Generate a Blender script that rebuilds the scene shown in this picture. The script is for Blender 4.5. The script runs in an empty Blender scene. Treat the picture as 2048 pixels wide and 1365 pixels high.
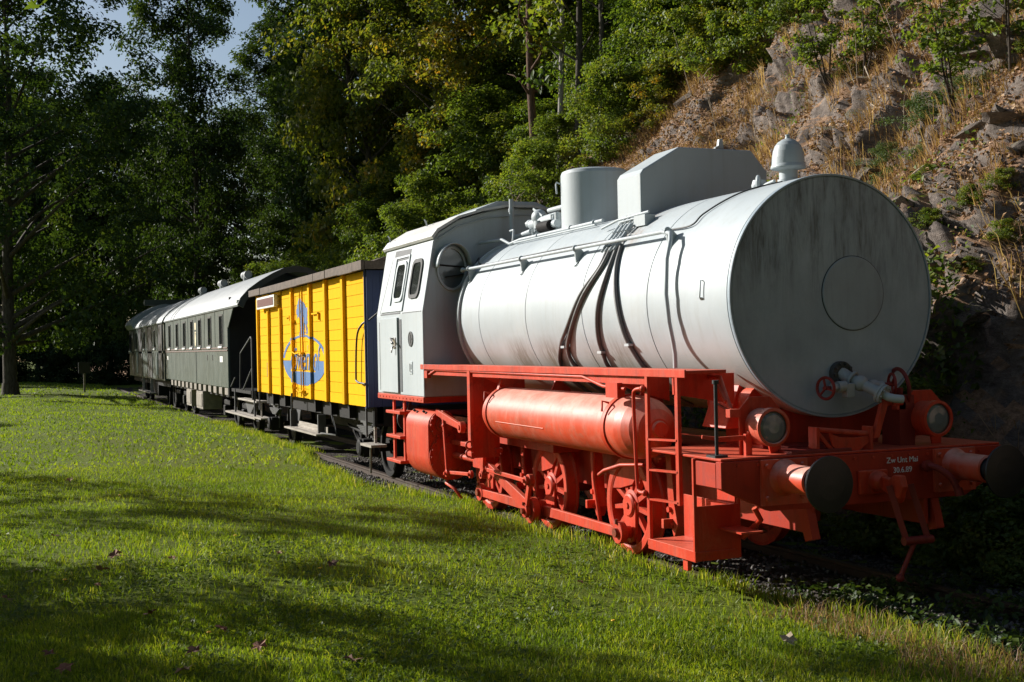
import bpy, bmesh, math, random
import numpy as np
from mathutils import Vector, Matrix

SC = bpy.context.scene
COL = SC.collection
rnd = random.Random(7)
R_ = math.radians

# ------------------------------------------------------------------ camera, sky, sun, exposure
cam_d = bpy.data.cameras.new('camera')
cam_d.sensor_width = 36.0
cam_d.lens = 43.10
cam_d.clip_start = 0.1
cam_d.clip_end = 2000
cam_o = bpy.data.objects.new('camera', cam_d)
COL.objects.link(cam_o)
_f = Vector((-0.92677271, 0.37560495, 0.00364148))
_r = Vector((0.3754533, 0.92660251, -0.02103824))
_u = Vector((0.01127627, 0.01813046, 0.99977204))
cam_o.matrix_world = Matrix(((_r.x, _u.x, -_f.x, 7.7977), (_r.y, _u.y, -_f.y, -6.6464), (_r.z, _u.z, -_f.z, 2.1679), (0, 0, 0, 1)))
SC.camera = cam_o

SUN_AZ, SUN_EL = R_(50), R_(24)       # azimuth counted from -Y towards -X
SUN = Vector((-math.sin(SUN_AZ) * math.cos(SUN_EL), -math.cos(SUN_AZ) * math.cos(SUN_EL), math.sin(SUN_EL)))
world = bpy.data.worlds.new('World')
SC.world = world
world.use_nodes = True
wn = world.node_tree
sky = wn.nodes.new('ShaderNodeTexSky')
sky.sky_type = 'NISHITA'
sky.sun_disc = False
sky.sun_elevation = SUN_EL
sky.sun_rotation = R_(180) + SUN_AZ
sky.air_density = 1.0
sky.dust_density = 1.2
wn.links.new(sky.outputs[0], wn.nodes['Background'].inputs[0])
wn.nodes['Background'].inputs[1].default_value = 0.062
sun_d = bpy.data.lights.new('sun', 'SUN')
sun_d.energy = 5.0
sun_d.angle = R_(0.5)
sun_d.color = (1.0, 0.965, 0.91)
sun_o = bpy.data.objects.new('sun', sun_d)
COL.objects.link(sun_o)
sun_o.rotation_euler = SUN.to_track_quat('Z', 'Y').to_euler()
SC.view_settings.view_transform = 'Standard'
SC.view_settings.look = 'None'
SC.view_settings.gamma = 1.0
SC.view_settings.use_curve_mapping = False
SC.view_settings.exposure = 0.66

# ------------------------------------------------------------------ helpers
def tag(o, label=None, cat=None, group=None, kind=None):
    if label: o['label'] = label
    if cat: o['category'] = cat
    if group: o['group'] = group
    if kind: o['kind'] = kind
    return o

def thing(name, label, cat, loc=(0, 0, 0), group=None):
    o = bpy.data.objects.new(name, None)
    o.empty_display_size = 0.2
    COL.objects.link(o)
    o.location = loc
    return tag(o, label, cat, group)

def origin(parent):
    p = Vector((0, 0, 0))
    while parent is not None:
        p = p + Vector(parent.location)
        parent = parent.parent
    return p

def link(name, mesh, parent=None, loc=None, rot=None):
    o = bpy.data.objects.new(name, mesh)
    COL.objects.link(o)
    if parent is not None: o.parent = parent
    if loc is not None: o.location = loc
    if rot is not None: o.rotation_euler = rot
    return o

class MB:
    """collects primitives in world coordinates; build() links them as one mesh object"""
    def __init__(s): s.v = []; s.f = []; s.sm = []
    def add(s, vs, fs, smooth=False):
        o = len(s.v)
        s.v.extend([tuple(v) for v in vs])
        for f in fs:
            s.f.append([i + o for i in f]); s.sm.append(smooth)
        return s
    def box(s, x0, x1, y0, y1, z0, z1):
        vs = [(x, y, z) for x in (x0, x1) for y in (y0, y1) for z in (z0, z1)]
        return s.add(vs, [(0, 1, 3, 2), (4, 6, 7, 5), (0, 4, 5, 1), (2, 3, 7, 6), (0, 2, 6, 4), (1, 5, 7, 3)])
    def bar(s, p, q, w, h, up=(0, 0, 1)):
        p = Vector(p); q = Vector(q); d = (q - p).normalized(); up = Vector(up)
        if abs(d.dot(up)) > .98: up = Vector((0, 1, 0))
        a = d.cross(up).normalized() * w / 2; b = a.cross(d).normalized() * h / 2
        vs = [c + i * a + j * b for c in (p, q) for i in (-1, 1) for j in (-1, 1)]
        return s.add(vs, [(0, 1, 3, 2), (4, 6, 7, 5), (0, 4, 5, 1), (2, 3, 7, 6), (0, 2, 6, 4), (1, 5, 7, 3)])
    def tube(s, pts, r, n=8, caps=True, r1=None):
        pts = [Vector(p) for p in pts]; m = len(pts); rings = []
        t0 = (pts[1] - pts[0]).normalized()
        a = t0.orthogonal().normalized()
        for i, p in enumerate(pts):
            t = (pts[min(i + 1, m - 1)] - pts[max(i - 1, 0)]).normalized()
            a = (a - t * a.dot(t)).normalized(); b = t.cross(a)
            rr = r if r1 is None else r + (r1 - r) * i / (m - 1)
            rings.append([p + (a * math.cos(k * 2 * math.pi / n) + b * math.sin(k * 2 * math.pi / n)) * rr for k in range(n)])
        vs = [v for g in rings for v in g]; fs = []
        for i in range(m - 1):
            for k in range(n):
                fs.append((i * n + k, i * n + (k + 1) % n, (i + 1) * n + (k + 1) % n, (i + 1) * n + k))
        s.add(vs, fs, True)
        if caps:
            s.add(rings[0], [tuple(range(n))]); s.add(rings[-1], [tuple(range(n))[::-1]])
        return s
    def cyl(s, p, q, r, r1=None, n=24, caps=True):
        return s.tube([p, q], r, n, caps, r1)
    def lathe(s, prof, o, ax=(1, 0, 0), n=32, smooth=True, a0=0, a1=2 * math.pi):
        """prof: [(radius, distance along axis)]; repeated points give a crease"""
        o = Vector(o); ax = Vector(ax).normalized(); a = ax.orthogonal().normalized(); b = ax.cross(a)
        full = abs(a1 - a0 - 2 * math.pi) < 1e-6; k_ = n if full else n + 1
        for (r0, t0), (r1, t1) in zip(prof[:-1], prof[1:]):
            if abs(r0 - r1) + abs(t0 - t1) < 1e-9: continue
            A = []; B = []
            for k in range(k_):
                th = a0 + (a1 - a0) * k / n; d = a * math.cos(th) + b * math.sin(th)
                A.append(o + ax * t0 + d * r0); B.append(o + ax * t1 + d * r1)
            fs = [(k, (k + 1) % k_, k_ + (k + 1) % k_, k_ + k) for k in range(n)]
            s.add(A + B, fs, smooth)
        return s
    def prism(s, poly, pl, a, b, smooth=False):
        """poly extruded between a and b along the axis not in pl ('xz','yz','xy')"""
        m = {'xz': lambda u, v, w: (u, w, v), 'yz': lambda u, v, w: (w, u, v), 'xy': lambda u, v, w: (u, v, w)}[pl]
        n = len(poly)
        vs = [m(u, v, a) for u, v in poly] + [m(u, v, b) for u, v in poly]
        fs = [tuple(range(n))[::-1], tuple(range(n, 2 * n))] + [(k, (k + 1) % n, n + (k + 1) % n, n + k) for k in range(n)]
        return s.add(vs, fs, smooth)
    def torus(s, c, ax, R, r, n=24, m=8):
        c = Vector(c); ax = Vector(ax).normalized(); a = ax.orthogonal().normalized(); b = ax.cross(a)
        vs = []; fs = []
        for i in range(n):
            d = a * math.cos(2 * math.pi * i / n) + b * math.sin(2 * math.pi * i / n)
            for j in range(m):
                th = 2 * math.pi * j / m
                vs.append(c + d * (R + r * math.cos(th)) + ax * r * math.sin(th))
        for i in range(n):
            for j in range(m):
                fs.append((i * m + j, ((i + 1) % n) * m + j, ((i + 1) % n) * m + (j + 1) % m, i * m + (j + 1) % m))
        return s.add(vs, fs, True)
    def ball(s, c, r, n=10, sc=(1, 1, 1)):
        vs = []; fs = []
        for i in range(n + 1):
            th = math.pi * i / n
            for j in range(2 * n):
                ph = math.pi * j / n
                vs.append((c[0] + r * sc[0] * math.sin(th) * math.cos(ph), c[1] + r * sc[1] * math.sin(th) * math.sin(ph), c[2] + r * sc[2] * math.cos(th)))
        for i in range(n):
            for j in range(2 * n):
                fs.append((i * 2 * n + j, i * 2 * n + (j + 1) % (2 * n), (i + 1) * 2 * n + (j + 1) % (2 * n), (i + 1) * 2 * n + j))
        return s.add(vs, fs, True)
    def bolts(s, pts, ax, r=.016, h=.016):
        ax = Vector(ax)
        for p in pts:
            s.cyl(Vector(p) - ax * .002, Vector(p) + ax * h, r, n=6)
        return s
    def mesh(s, name, mat, org=(0, 0, 0)):
        me = bpy.data.meshes.new(name)
        ox, oy, oz = org
        me.from_pydata([(x - ox, y - oy, z - oz) for x, y, z in s.v], [], s.f)
        bm = bmesh.new(); bm.from_mesh(me)
        bm.faces.ensure_lookup_table()
        for f, k in zip(bm.faces, s.sm): f.smooth = k
        bmesh.ops.recalc_face_normals(bm, faces=bm.faces)
        bm.to_mesh(me); bm.free()
        if mat is not None: me.materials.append(mat)
        return me
    def build(s, name, mat, parent=None, bevel=0, seg=1, label=None):
        o = link(name, s.mesh(name, mat, origin(parent)), parent)
        if bevel:
            md = o.modifiers.new('bevel', 'BEVEL'); md.width = bevel; md.segments = seg
            md.limit_method = 'ANGLE'; md.angle_limit = R_(50); md.harden_normals = False
        if label: o['label'] = label
        return o

def smooth_path(pts, k=6):
    """Catmull-Rom through pts"""
    P = [Vector(p) for p in pts]; P = [P[0] * 2 - P[1]] + P + [P[-1] * 2 - P[-2]]; out = []
    for i in range(1, len(P) - 2):
        for j in range(k):
            t = j / k; a, b, c, d = P[i - 1:i + 3]
            out.append(.5 * ((2 * b) + (c - a) * t + (2 * a - 5 * b + 4 * c - d) * t * t + (3 * b - a - 3 * c + d) * t ** 3))
    return out + [P[-2]]

# ---- numpy noise
def _hash(i, j, k, seed):
    h = (i * 374761393 + j * 668265263 + k * 2147483647 + seed * 974634777) & 0xFFFFFFFF
    h = ((h ^ (h >> 13)) * 1274126177) & 0xFFFFFFFF
    h = ((h ^ (h >> 16)) * 2246822519) & 0xFFFFFFFF
    return ((h ^ (h >> 15)) & 0xFFFFFF) / float(0xFFFFFF)

def vnoise(P, seed=0):
    P = np.asarray(P, float); I = np.floor(P).astype(np.int64); F = P - I; F = F * F * (3 - 2 * F); r = 0
    for a in (0, 1):
        for b in (0, 1):
            for c in (0, 1):
                w = (F[:, 0] if a else 1 - F[:, 0]) * (F[:, 1] if b else 1 - F[:, 1]) * (F[:, 2] if c else 1 - F[:, 2])
                r = r + w * _hash(I[:, 0] + a, I[:, 1] + b, I[:, 2] + c, seed)
    return r * 2 - 1

def fbm(P, oct=4, seed=0):
    P = np.asarray(P, float); r = 0; a = 1; t = 0
    for o in range(oct):
        r = r + a * vnoise(P * 2 ** o + 17.3 * o, seed + o); t += a; a *= .5
    return r / t

def worley(P, seed=0):
    """distance to nearest, to second nearest, and the nearest cell's random value"""
    P = np.asarray(P, float); I = np.floor(P).astype(np.int64); n = len(P)
    d1 = np.full(n, 9.); d2 = np.full(n, 9.); idv = np.zeros(n)
    for a in (-1, 0, 1):
        for b in (-1, 0, 1):
            for c in (-1, 0, 1):
                J = I + np.array([a, b, c])
                q = np.stack([J[:, m] + _hash(J[:, 0], J[:, 1], J[:, 2], seed + 11 * m) for m in range(3)], 1)
                d = np.linalg.norm(P - q, axis=1); v = _hash(J[:, 0], J[:, 1], J[:, 2], seed + 77)
                near = d < d1
                d2 = np.where(near, d1, np.minimum(d2, d)); idv = np.where(near, v, idv); d1 = np.where(near, d, d1)
    return d1, d2, idv

def np_mesh(name, V, faces, mat, tint=None, smooth=False):
    """V (n,3); faces: list of (m,k) index arrays; tint: per-vertex float"""
    me = bpy.data.meshes.new(name)
    V = np.ascontiguousarray(V, dtype=np.float32)
    me.vertices.add(len(V)); me.vertices.foreach_set('co', V.ravel())
    idx = np.concatenate([np.asarray(f, np.int32).ravel() for f in faces])
    tot = np.concatenate([np.full(len(f), f.shape[1], np.int32) for f in faces])
    st = np.concatenate([[0], np.cumsum(tot)[:-1]]).astype(np.int32)
    me.loops.add(len(idx)); me.loops.foreach_set('vertex_index', idx)
    me.polygons.add(len(tot)); me.polygons.foreach_set('loop_start', st)
    if smooth: me.polygons.foreach_set('use_smooth', np.ones(len(tot), bool))
    if tint is not None:
        at = me.attributes.new('tint', 'FLOAT', 'POINT')
        at.data.foreach_set('value', np.ascontiguousarray(tint, dtype=np.float32))
    me.update(calc_edges=True)
    if mat is not None: me.materials.append(mat)
    return me

# ------------------------------------------------------------------ materials
def new_mat(name):
    m = bpy.data.materials.new(name); m.use_nodes = True
    nt = m.node_tree; nt.nodes.clear()
    return m, nt

class N:
    def __init__(s, nt): s.nt = nt
    def node(s, t, **kw):
        n = s.nt.nodes.new(t)
        for k, v in kw.items(): setattr(n, k, v)
        return n
    def L(s, a, b): s.nt.links.new(a, b)
    def put(s, sock, v):
        if isinstance(v, (int, float)): sock.default_value = v
        elif isinstance(v, (tuple, list)): sock.default_value = (*v, 1) if len(v) == 3 and len(sock.default_value) == 4 else v
        else: s.L(v, sock)
    def coord(s, kind='Object'): return s.node('ShaderNodeTexCoord').outputs[kind]
    def mapping(s, vec, scale=(1, 1, 1), loc=(0, 0, 0)):
        m = s.node('ShaderNodeMapping'); s.L(vec, m.inputs[0]); m.inputs['Scale'].default_value = scale; m.inputs['Location'].default_value = loc
        return m.outputs[0]
    def noise(s, vec, scale, detail=5, rough=.55, dist=0):
        n = s.node('ShaderNodeTexNoise'); s.L(vec, n.inputs['Vector'])
        n.inputs['Scale'].default_value = scale; n.inputs['Detail'].default_value = detail
        n.inputs['Roughness'].default_value = rough; n.inputs['Distortion'].default_value = dist
        return n.outputs['Fac']
    def ramp(s, fac, stops):
        r = s.node('ShaderNodeValToRGB'); s.put(r.inputs[0], fac)
        e = r.color_ramp.elements
        while len(e) < len(stops): e.new(.5)
        for k, (p, c) in zip(e, stops):
            k.position = p; k.color = (c, c, c, 1) if isinstance(c, (int, float)) else (*c, 1)
        return r.outputs[0]
    def mix(s, f, a, b, mode='MIX'):
        m = s.node('ShaderNodeMix', data_type='RGBA', blend_type=mode)
        s.put(m.inputs[0], f); s.put(m.inputs[6], a); s.put(m.inputs[7], b)
        return m.outputs[2]
    def math(s, op, a, b=0., c=0.):
        m = s.node('ShaderNodeMath', operation=op)
        for i, v in enumerate((a, b, c)): s.put(m.inputs[i], v)
        return m.outputs[0]
    def sep(s, vec):
        n = s.node('ShaderNodeSeparateXYZ'); s.L(vec, n.inputs[0]); return n.outputs
    def bump(s, h, strength=.3, dist=.01):
        b = s.node('ShaderNodeBump'); s.L(h, b.inputs['Height']); b.inputs['Strength'].default_value = strength; b.inputs['Distance'].default_value = dist
        return b.outputs[0]
    def principled(s, col, rough=.5, metal=0., normal=None, spec=.5):
        p = s.node('ShaderNodeBsdfPrincipled'); s.put(p.inputs['Base Color'], col); s.put(p.inputs['Roughness'], rough)
        s.put(p.inputs['Metallic'], metal); p.inputs['Specular IOR Level'].default_value = spec
        if normal is not None: s.L(normal, p.inputs['Normal'])
        o = s.node('ShaderNodeOutputMaterial'); s.L(p.outputs[0], o.inputs[0])
        return p

def paint(name, col, rough=.45, var=.12, dirt=(.09, .07, .05), dirt_amt=.35, streak=.3, rust=0., top_tone=None, scale=1.0, spec=.5, piece=0., fade=None):
    """weathered gloss paint: tone variation, rain streaks, blotches of dirt, specks of rust; chalk = paler tone mixed in on upward faces"""
    m, nt = new_mat(name); n = N(nt); co = n.coord()
    big = n.noise(co, 1.6 * scale, 6, .6)
    fine = n.noise(co, 22 * scale, 4, .6)
    base = n.mix(n.ramp(big, [(.3, 0.), (.7, 1.)]), tuple(c * (1 - var) for c in col), tuple(min(1, c * (1 + var)) for c in col))
    if top_tone is not None:
        g = n.node('ShaderNodeNewGeometry'); z = n.sep(g.outputs['Normal'])[2]
        up = n.math('MULTIPLY', n.ramp(z, [(.15, 0.), (.8, 1.)]), n.ramp(n.noise(n.mapping(co, (1, 1, 1)), 3.0, 6, .65), [(.25, .25), (.6, 1.)]))
        base = n.mix(up, base, top_tone)  # paler tone where the normal points up
    if fade is not None:
        fk = n.math('MULTIPLY', n.ramp(n.noise(n.mapping(co, (2.2, 2.2, 1.0)), 2.4 * scale, 8, .72, .8), [(.46, 0.), (.66, .75)]), n.ramp(n.noise(co, 17 * scale, 6, .7), [(.3, .35), (.65, 1.)]))
        base = n.mix(fk, base, fade)
    if piece:
        oi = n.node('ShaderNodeObjectInfo'); base = n.mix(n.math('MULTIPLY', oi.outputs['Random'], piece), base, tuple(c * .62 for c in col))
    st = n.ramp(n.noise(n.mapping(co, (9, 9, .55)), 1.5 * scale, 5, .65), [(.5, 0.), (.78, streak)])
    bl = n.ramp(n.noise(co, 4.5 * scale, 8, .7, .6), [(.56, 0.), (.74, dirt_amt)])
    d = n.math('MAXIMUM', st, bl)
    base = n.mix(d, base, dirt)
    if rust > 0:
        rs = n.ramp(n.noise(co, 9 * scale, 8, .75), [(.72 - .08 * rust, 0.), (.78 - .08 * rust, .85)])
        base = n.mix(rs, base, (.13, .05, .02))
    rg = n.math('ADD', n.math('MULTIPLY', d, .4), n.math('ADD', rough - .08, n.math('MULTIPLY', big, .16)))
    nb = n.bump(n.math('ADD', fine, n.math('MULTIPLY', big, .6)), .12, .006)
    n.principled(base, rg, 0, nb, spec)
    return m

def plain(name, col, rough=.6, metal=0., var=.25, scale=6., bump=.2, spec=.5):
    m, nt = new_mat(name); n = N(nt); co = n.coord()
    a = n.noise(co, scale, 6, .65)
    c = n.mix(n.ramp(a, [(.3, 0.), (.7, 1.)]), tuple(x * (1 - var) for x in col), tuple(min(1, x * (1 + var)) for x in col))
    n.principled(c, rough, metal, n.bump(n.noise(co, scale * 5, 5, .6), bump, .01), spec)
    return m

def leaf_mat(name, stops, trans=.35, gloss=.018):
    m, nt = new_mat(name); n = N(nt)
    at = n.node('ShaderNodeAttribute'); at.attribute_name = 'tint'
    oi = n.node('ShaderNodeObjectInfo')
    f = n.math('ADD', n.math('MULTIPLY', at.outputs['Fac'], .86), n.math('MULTIPLY', oi.outputs['Random'], .14))
    c = n.ramp(f, stops)
    d = n.node('ShaderNodeBsdfDiffuse'); n.L(c, d.inputs[0])
    t = n.node('ShaderNodeBsdfTranslucent'); n.L(n.mix(1., c, (1.5, 1.5, .6), 'MULTIPLY'), t.inputs[0])
    a = n.node('ShaderNodeMixShader'); a.inputs[0].default_value = trans; n.L(d.outputs[0], a.inputs[1]); n.L(t.outputs[0], a.inputs[2])
    g = n.node('ShaderNodeBsdfGlossy'); g.inputs['Roughness'].default_value = .5; g.inputs[0].default_value = (1, 1, 1, 1)
    b = n.node('ShaderNodeMixShader'); b.inputs[0].default_value = gloss; n.L(a.outputs[0], b.inputs[1]); n.L(g.outputs[0], b.inputs[2])
    o = n.node('ShaderNodeOutputMaterial'); n.L(b.outputs[0], o.inputs[0])
    return m

def white_paint(name, stains=False, front=False):
    m, nt = new_mat(name); n = N(nt); co = n.coord()
    big = n.noise(co, 1.2, 6, .6)
    base = n.mix(n.ramp(big, [(.3, 0.), (.7, 1.)]), (.37, .415, .435), (.43, .47, .485))
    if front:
        base = n.mix(n.ramp(n.noise(co, 1.3, 6, .65), [(.3, 0.), (.7, 1.)]), (.25, .315, .36), (.38, .455, .51))  # white made darker and bluer for shade and sky light; streaks below are dirt
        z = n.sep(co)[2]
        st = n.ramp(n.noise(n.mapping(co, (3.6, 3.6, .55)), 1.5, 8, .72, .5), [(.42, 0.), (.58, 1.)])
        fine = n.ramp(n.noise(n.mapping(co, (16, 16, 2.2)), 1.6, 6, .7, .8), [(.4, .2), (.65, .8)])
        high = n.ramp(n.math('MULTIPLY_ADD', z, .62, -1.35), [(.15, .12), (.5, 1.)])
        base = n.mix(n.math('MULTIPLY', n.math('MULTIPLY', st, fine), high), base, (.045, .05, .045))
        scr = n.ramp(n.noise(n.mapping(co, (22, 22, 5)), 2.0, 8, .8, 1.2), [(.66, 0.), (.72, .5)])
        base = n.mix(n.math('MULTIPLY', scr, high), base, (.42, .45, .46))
    else:
        st = n.ramp(n.noise(n.mapping(co, (9, 9, .5)), 1.3, 6, .65), [(.5, 0.), (.8, .4)])
        base = n.mix(st, base, (.30, .30, .27))
        bl = n.ramp(n.noise(co, 2.3, 7, .7, .5), [(.55, 0.), (.75, .35)])
        base = n.mix(bl, base, (.40, .40, .37))
        sp = n.ramp(n.noise(co, 11., 8, .75), [(.68, 0.), (.73, .5)])
        base = n.mix(sp, base, (.30, .26, .2))
    if stains:
        x, y, z = n.sep(co)
        # soot washed down onto the lower flank above the running board, in patches along the tank
        def near(v, c, w): return n.ramp(n.math('DIVIDE', n.math('ABSOLUTE', n.math('SUBTRACT', v, c)), w), [(.25, 1.), (1., 0.)])
        # object origin of the panels is the locomotive's, 4.5 m behind the front of the buffers
        q = n.ramp(n.noise(n.mapping(co, (11, 3, 2.0)), 1.6, 7, .75), [(.32, 0.), (.56, 1.)])
        zz = n.ramp(n.math('SUBTRACT', z, 1.5), [(.42, 1.), (.60, .75), (.80, 0.)])
        for c, w, k in ((-5.95, .50, .9), (-5.05, .45, 1.), (-3.35, .42, .75), (-3.95, .3, .5), (-7.0, .4, .3)):
            base = n.mix(n.math('MULTIPLY', n.math('MULTIPLY', zz, near(x, c + 4.5, w)), n.math('MULTIPLY', q, k)), base, (.10, .075, .045))
        zt = n.ramp(n.math('SUBTRACT', z, 2.9), [(.12, 0.), (.3, 1.), (.62, .8)])
        base = n.mix(n.math('MULTIPLY', n.math('MULTIPLY', zt, near(x, -3.42 + 4.5, .42)), n.ramp(n.noise(n.mapping(co, (6, 3, 2)), 1.8, 7, .75), [(.42, 0.), (.62, .75)])), base, (.24, .12, .05))
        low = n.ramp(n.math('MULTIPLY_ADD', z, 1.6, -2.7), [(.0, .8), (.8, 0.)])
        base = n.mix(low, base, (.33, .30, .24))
    nb = n.bump(n.math('ADD', n.noise(co, 26, 4, .6), n.math('MULTIPLY', n.noise(co, 1.7, 3, .5), 2.)), .1, .008)
    n.principled(base, n.ramp(big, [(.2, .42), (.8, .6)]), 0, nb, .4)
    return m

M = {}
M['white'] = white_paint('white_paint')
M['tank'] = white_paint('white_tank_paint', stains=True)
M['front'] = white_paint('shaded_weathered_front_paint', front=True)
M['shaded_dingy'] = paint('shaded_dingy_white_paint', (.36, .38, .38), .5, .15, (.10, .10, .09), .5, .4)  # greyer white: shade put into the colour as well as dirt
M['disc_paint'] = paint('grey_disc_paint', (.29, .355, .40), .5, .12, (.10, .11, .10), .4, .3)
M['red'] = paint('red_paint', (.53, .036, .009), .48, .2, (.07, .028, .02), .6, .45, rust=.8, top_tone=(.60, .12, .065), spec=.3, fade=(.56, .105, .055))
M['airtank'] = paint('faded_red_paint', (.58, .06, .02), .45, .16, (.24, .13, .07), .55, .42, rust=.7, top_tone=(.74, .40, .32), spec=.4, fade=(.62, .19, .13))
M['darkred'] = paint('grimy_red_paint', (.22, .016, .008), .6, .2, (.03, .02, .015), .6, .4, rust=.6)
M['shadedred'] = paint('shaded_oily_red_paint', (.40, .030, .010), .5, .15, (.05, .02, .015), .5, .4, rust=.5, spec=.3)  # red darkened in colour for the front in shade, plus oil grime
M['oily'] = paint('oily_dark_red_paint', (.20, .035, .016), .35, .3, (.03, .022, .018), .7, .4)
M['yellow'] = paint('yellow_paint', (.86, .455, .002), (0.7), .05, (.45, .23, .015), .35, .3, spec=.04, piece=.3)
M['navy'] = paint('navy_paint', (.018, .035, .11), .5, .15, (.02, .02, .03), .3, .2)
M['blue'] = paint('blue_paint', (.03, .13, .34), .5, .08, (.1, .12, .16), .2, .15)
M['green'] = paint('grey_green_paint', (.042, .064, .056), .42, .12, (.09, .10, .05), .4, .5)
M['green2'] = paint('dark_green_paint', (.04, .05, .038), .42, .15, (.05, .05, .035), .4, .5)
M['roofgrey'] = paint('grey_roof_paint', (.27, .285, .29), .6, .15, (.24, .23, .21), .4, .2)
M['black'] = plain('black_steel', (.018, .018, .02), .5)
M['iron'] = plain('grimy_iron', (.016, .015, .014), .75, 0, .35, spec=.15)
M['greyiron'] = plain('grey_iron', (.07, .07, .068), .7, 0, .3, spec=.25)
M['disc'] = plain('black_buffer_steel', (.012, .012, .014), .42)
M['worn'] = plain('worn_steel', (.32, .31, .30), .35, .8, .2)
M['rail'] = plain('rusty_rail', (.05, .03, .02), .6, .3, .3)
M['hose'] = plain('grey_hose', (.13, .128, .125), .55, 0, .25)
M['wire'] = plain('black_wire', (.05, .05, .05), .5)
M['plank'] = plain('weathered_wood', (.22, .19, .15), .8, 0, .3, 5, .5)
M['roofwood'] = plain('brown_roof_board', (.10, .07, .05), .85, 0, .35, 7, .6)
M['sleeper'] = plain('sleeper_wood', (.035, .026, .02), .9, 0, .3, 6, .6)
M['maroon'] = plain('maroon_panel', (.10, .012, .014), .45, 0, .1)
M['signwhite'] = plain('white_frame', (.75, .75, .72), .5, 0, .08)
M['cream'] = plain('cream_print', (.72, .62, .40), .6, 0, .1)
M['letter'] = plain('white_lettering', (.78, .77, .75), .6, 0, .1)
M['dark'] = plain('dark_interior', (.012, .012, .013), .8)
M['rubber'] = plain('black_rubber', (.02, .02, .02), .7)

def glass_mat(name, col=(.02, .022, .022), rough=.04):
    m, nt = new_mat(name); n = N(nt); co = n.coord()
    n.principled(col, rough, 0, n.bump(n.noise(co, 2.0, 2, .5), .04, .02), .8)
    return m
M['glass'] = glass_mat('dark_window_glass')
M['cabglass'] = glass_mat('grey_reflection_glass', (.10, .115, .12), .10)  # grey reflection put into the base colour of the pane
M['lens'] = glass_mat('headlight_glass', (.16, .18, .18), .1)
def wood_mat(name, a, b):
    m, nt = new_mat(name); n = N(nt); co = n.coord()
    g = n.noise(n.mapping(co, (1.2, 14, 14)), 2.2, 7, .65, .4)
    n.principled(n.mix(n.ramp(g, [(.3, 0.), (.7, 1.)]), a, b), .85, 0, n.bump(g, .5, .01), .3)
    return m
M['stepwood'] = wood_mat('step_board_wood', (.20, .17, .14), (.46, .42, .36))
def bark_mat(name, a, b):
    m, nt = new_mat(name); n = N(nt); co = n.coord()
    g = n.noise(n.mapping(co, (6, 6, 1.1)), 2.2, 8, .7, .7)
    n.principled(n.mix(n.ramp(g, [(.35, 0.), (.65, 1.)]), a, b), .9, 0, n.bump(g, .9, .03), .2)
    return m
M['bark'] = bark_mat('dark_bark', (.035, .028, .022), (.12, .10, .08))
M['palebark'] = bark_mat('pale_grey_bark', (.20, .18, .16), (.40, .37, .33))
M['redbark'] = bark_mat('reddish_bark', (.06, .035, .025), (.19, .11, .075))
M['twig'] = bark_mat('dry_twig', (.22, .17, .12), (.44, .37, .28))
M['leaf_dark'] = leaf_mat('dark_maple_leaf', [(0, (.018, .034, .009)), (.55, (.04, .072, .015)), (.9, (.085, .115, .02)), (1, (.16, .14, .02))], .3)
M['leaf_mid'] = leaf_mat('mid_green_leaf', [(0, (.04, .075, .012)), (.5, (.10, .15, .022)), (.85, (.19, .205, .028)), (1, (.30, .20, .035))], .5)
M['leaf_light'] = leaf_mat('light_green_leaf', [(0, (.05, .085, .015)), (.5, (.12, .17, .028)), (.88, (.20, .21, .035)), (1, (.30, .2, .04))], .5)
M['leaf_autumn'] = leaf_mat('yellowing_leaf', [(0, (.045, .07, .012)), (.4, (.11, .14, .02)), (.75, (.24, .20, .026)), (1, (.40, .16, .022))], .5)
M['sprig'] = leaf_mat('blue_green_sprig', [(0, (.05, .08, .035)), (.5, (.09, .14, .05)), (1, (.15, .17, .06))], .25)
M['grass'] = leaf_mat('lawn_blade', [(0, (.05, .10, .008)), (.4, (.18, .25, .018)), (.75, (.33, .35, .036)), (1, (.52, .43, .16))], .45, .015)
M['drygrass'] = leaf_mat('dry_grass', [(0, (.15, .085, .05)), (.5, (.33, .205, .135)), (1, (.55, .39, .29))], .4, .01)
M['deadleaf'] = leaf_mat('dead_leaf', [(0, (.10, .05, .026)), (.6, (.30, .17, .09)), (1, (.52, .38, .24))], .15, .01)

def ground_mat():
    m, nt = new_mat('lawn_soil'); n = N(nt); co = n.coord()
    a = n.noise(co, .55, 7, .65); b = n.noise(co, 18, 6, .7); c = n.noise(co, 2.6, 6, .65)
    col = n.mix(n.ramp(b, [(.3, 0.), (.7, 1.)]), (.06, .09, .010), (.15, .19, .02))
    col = n.mix(n.ramp(a, [(.45, 0.), (.75, .55)]), col, (.13, .13, .035))
    col = n.mix(n.ramp(c, [(.6, 0.), (.78, .6)]), col, (.075, .06, .03))
    n.principled(col, .95, 0, n.bump(b, .8, .03), .1)
    return m
M['ground'] = ground_mat()

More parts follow.
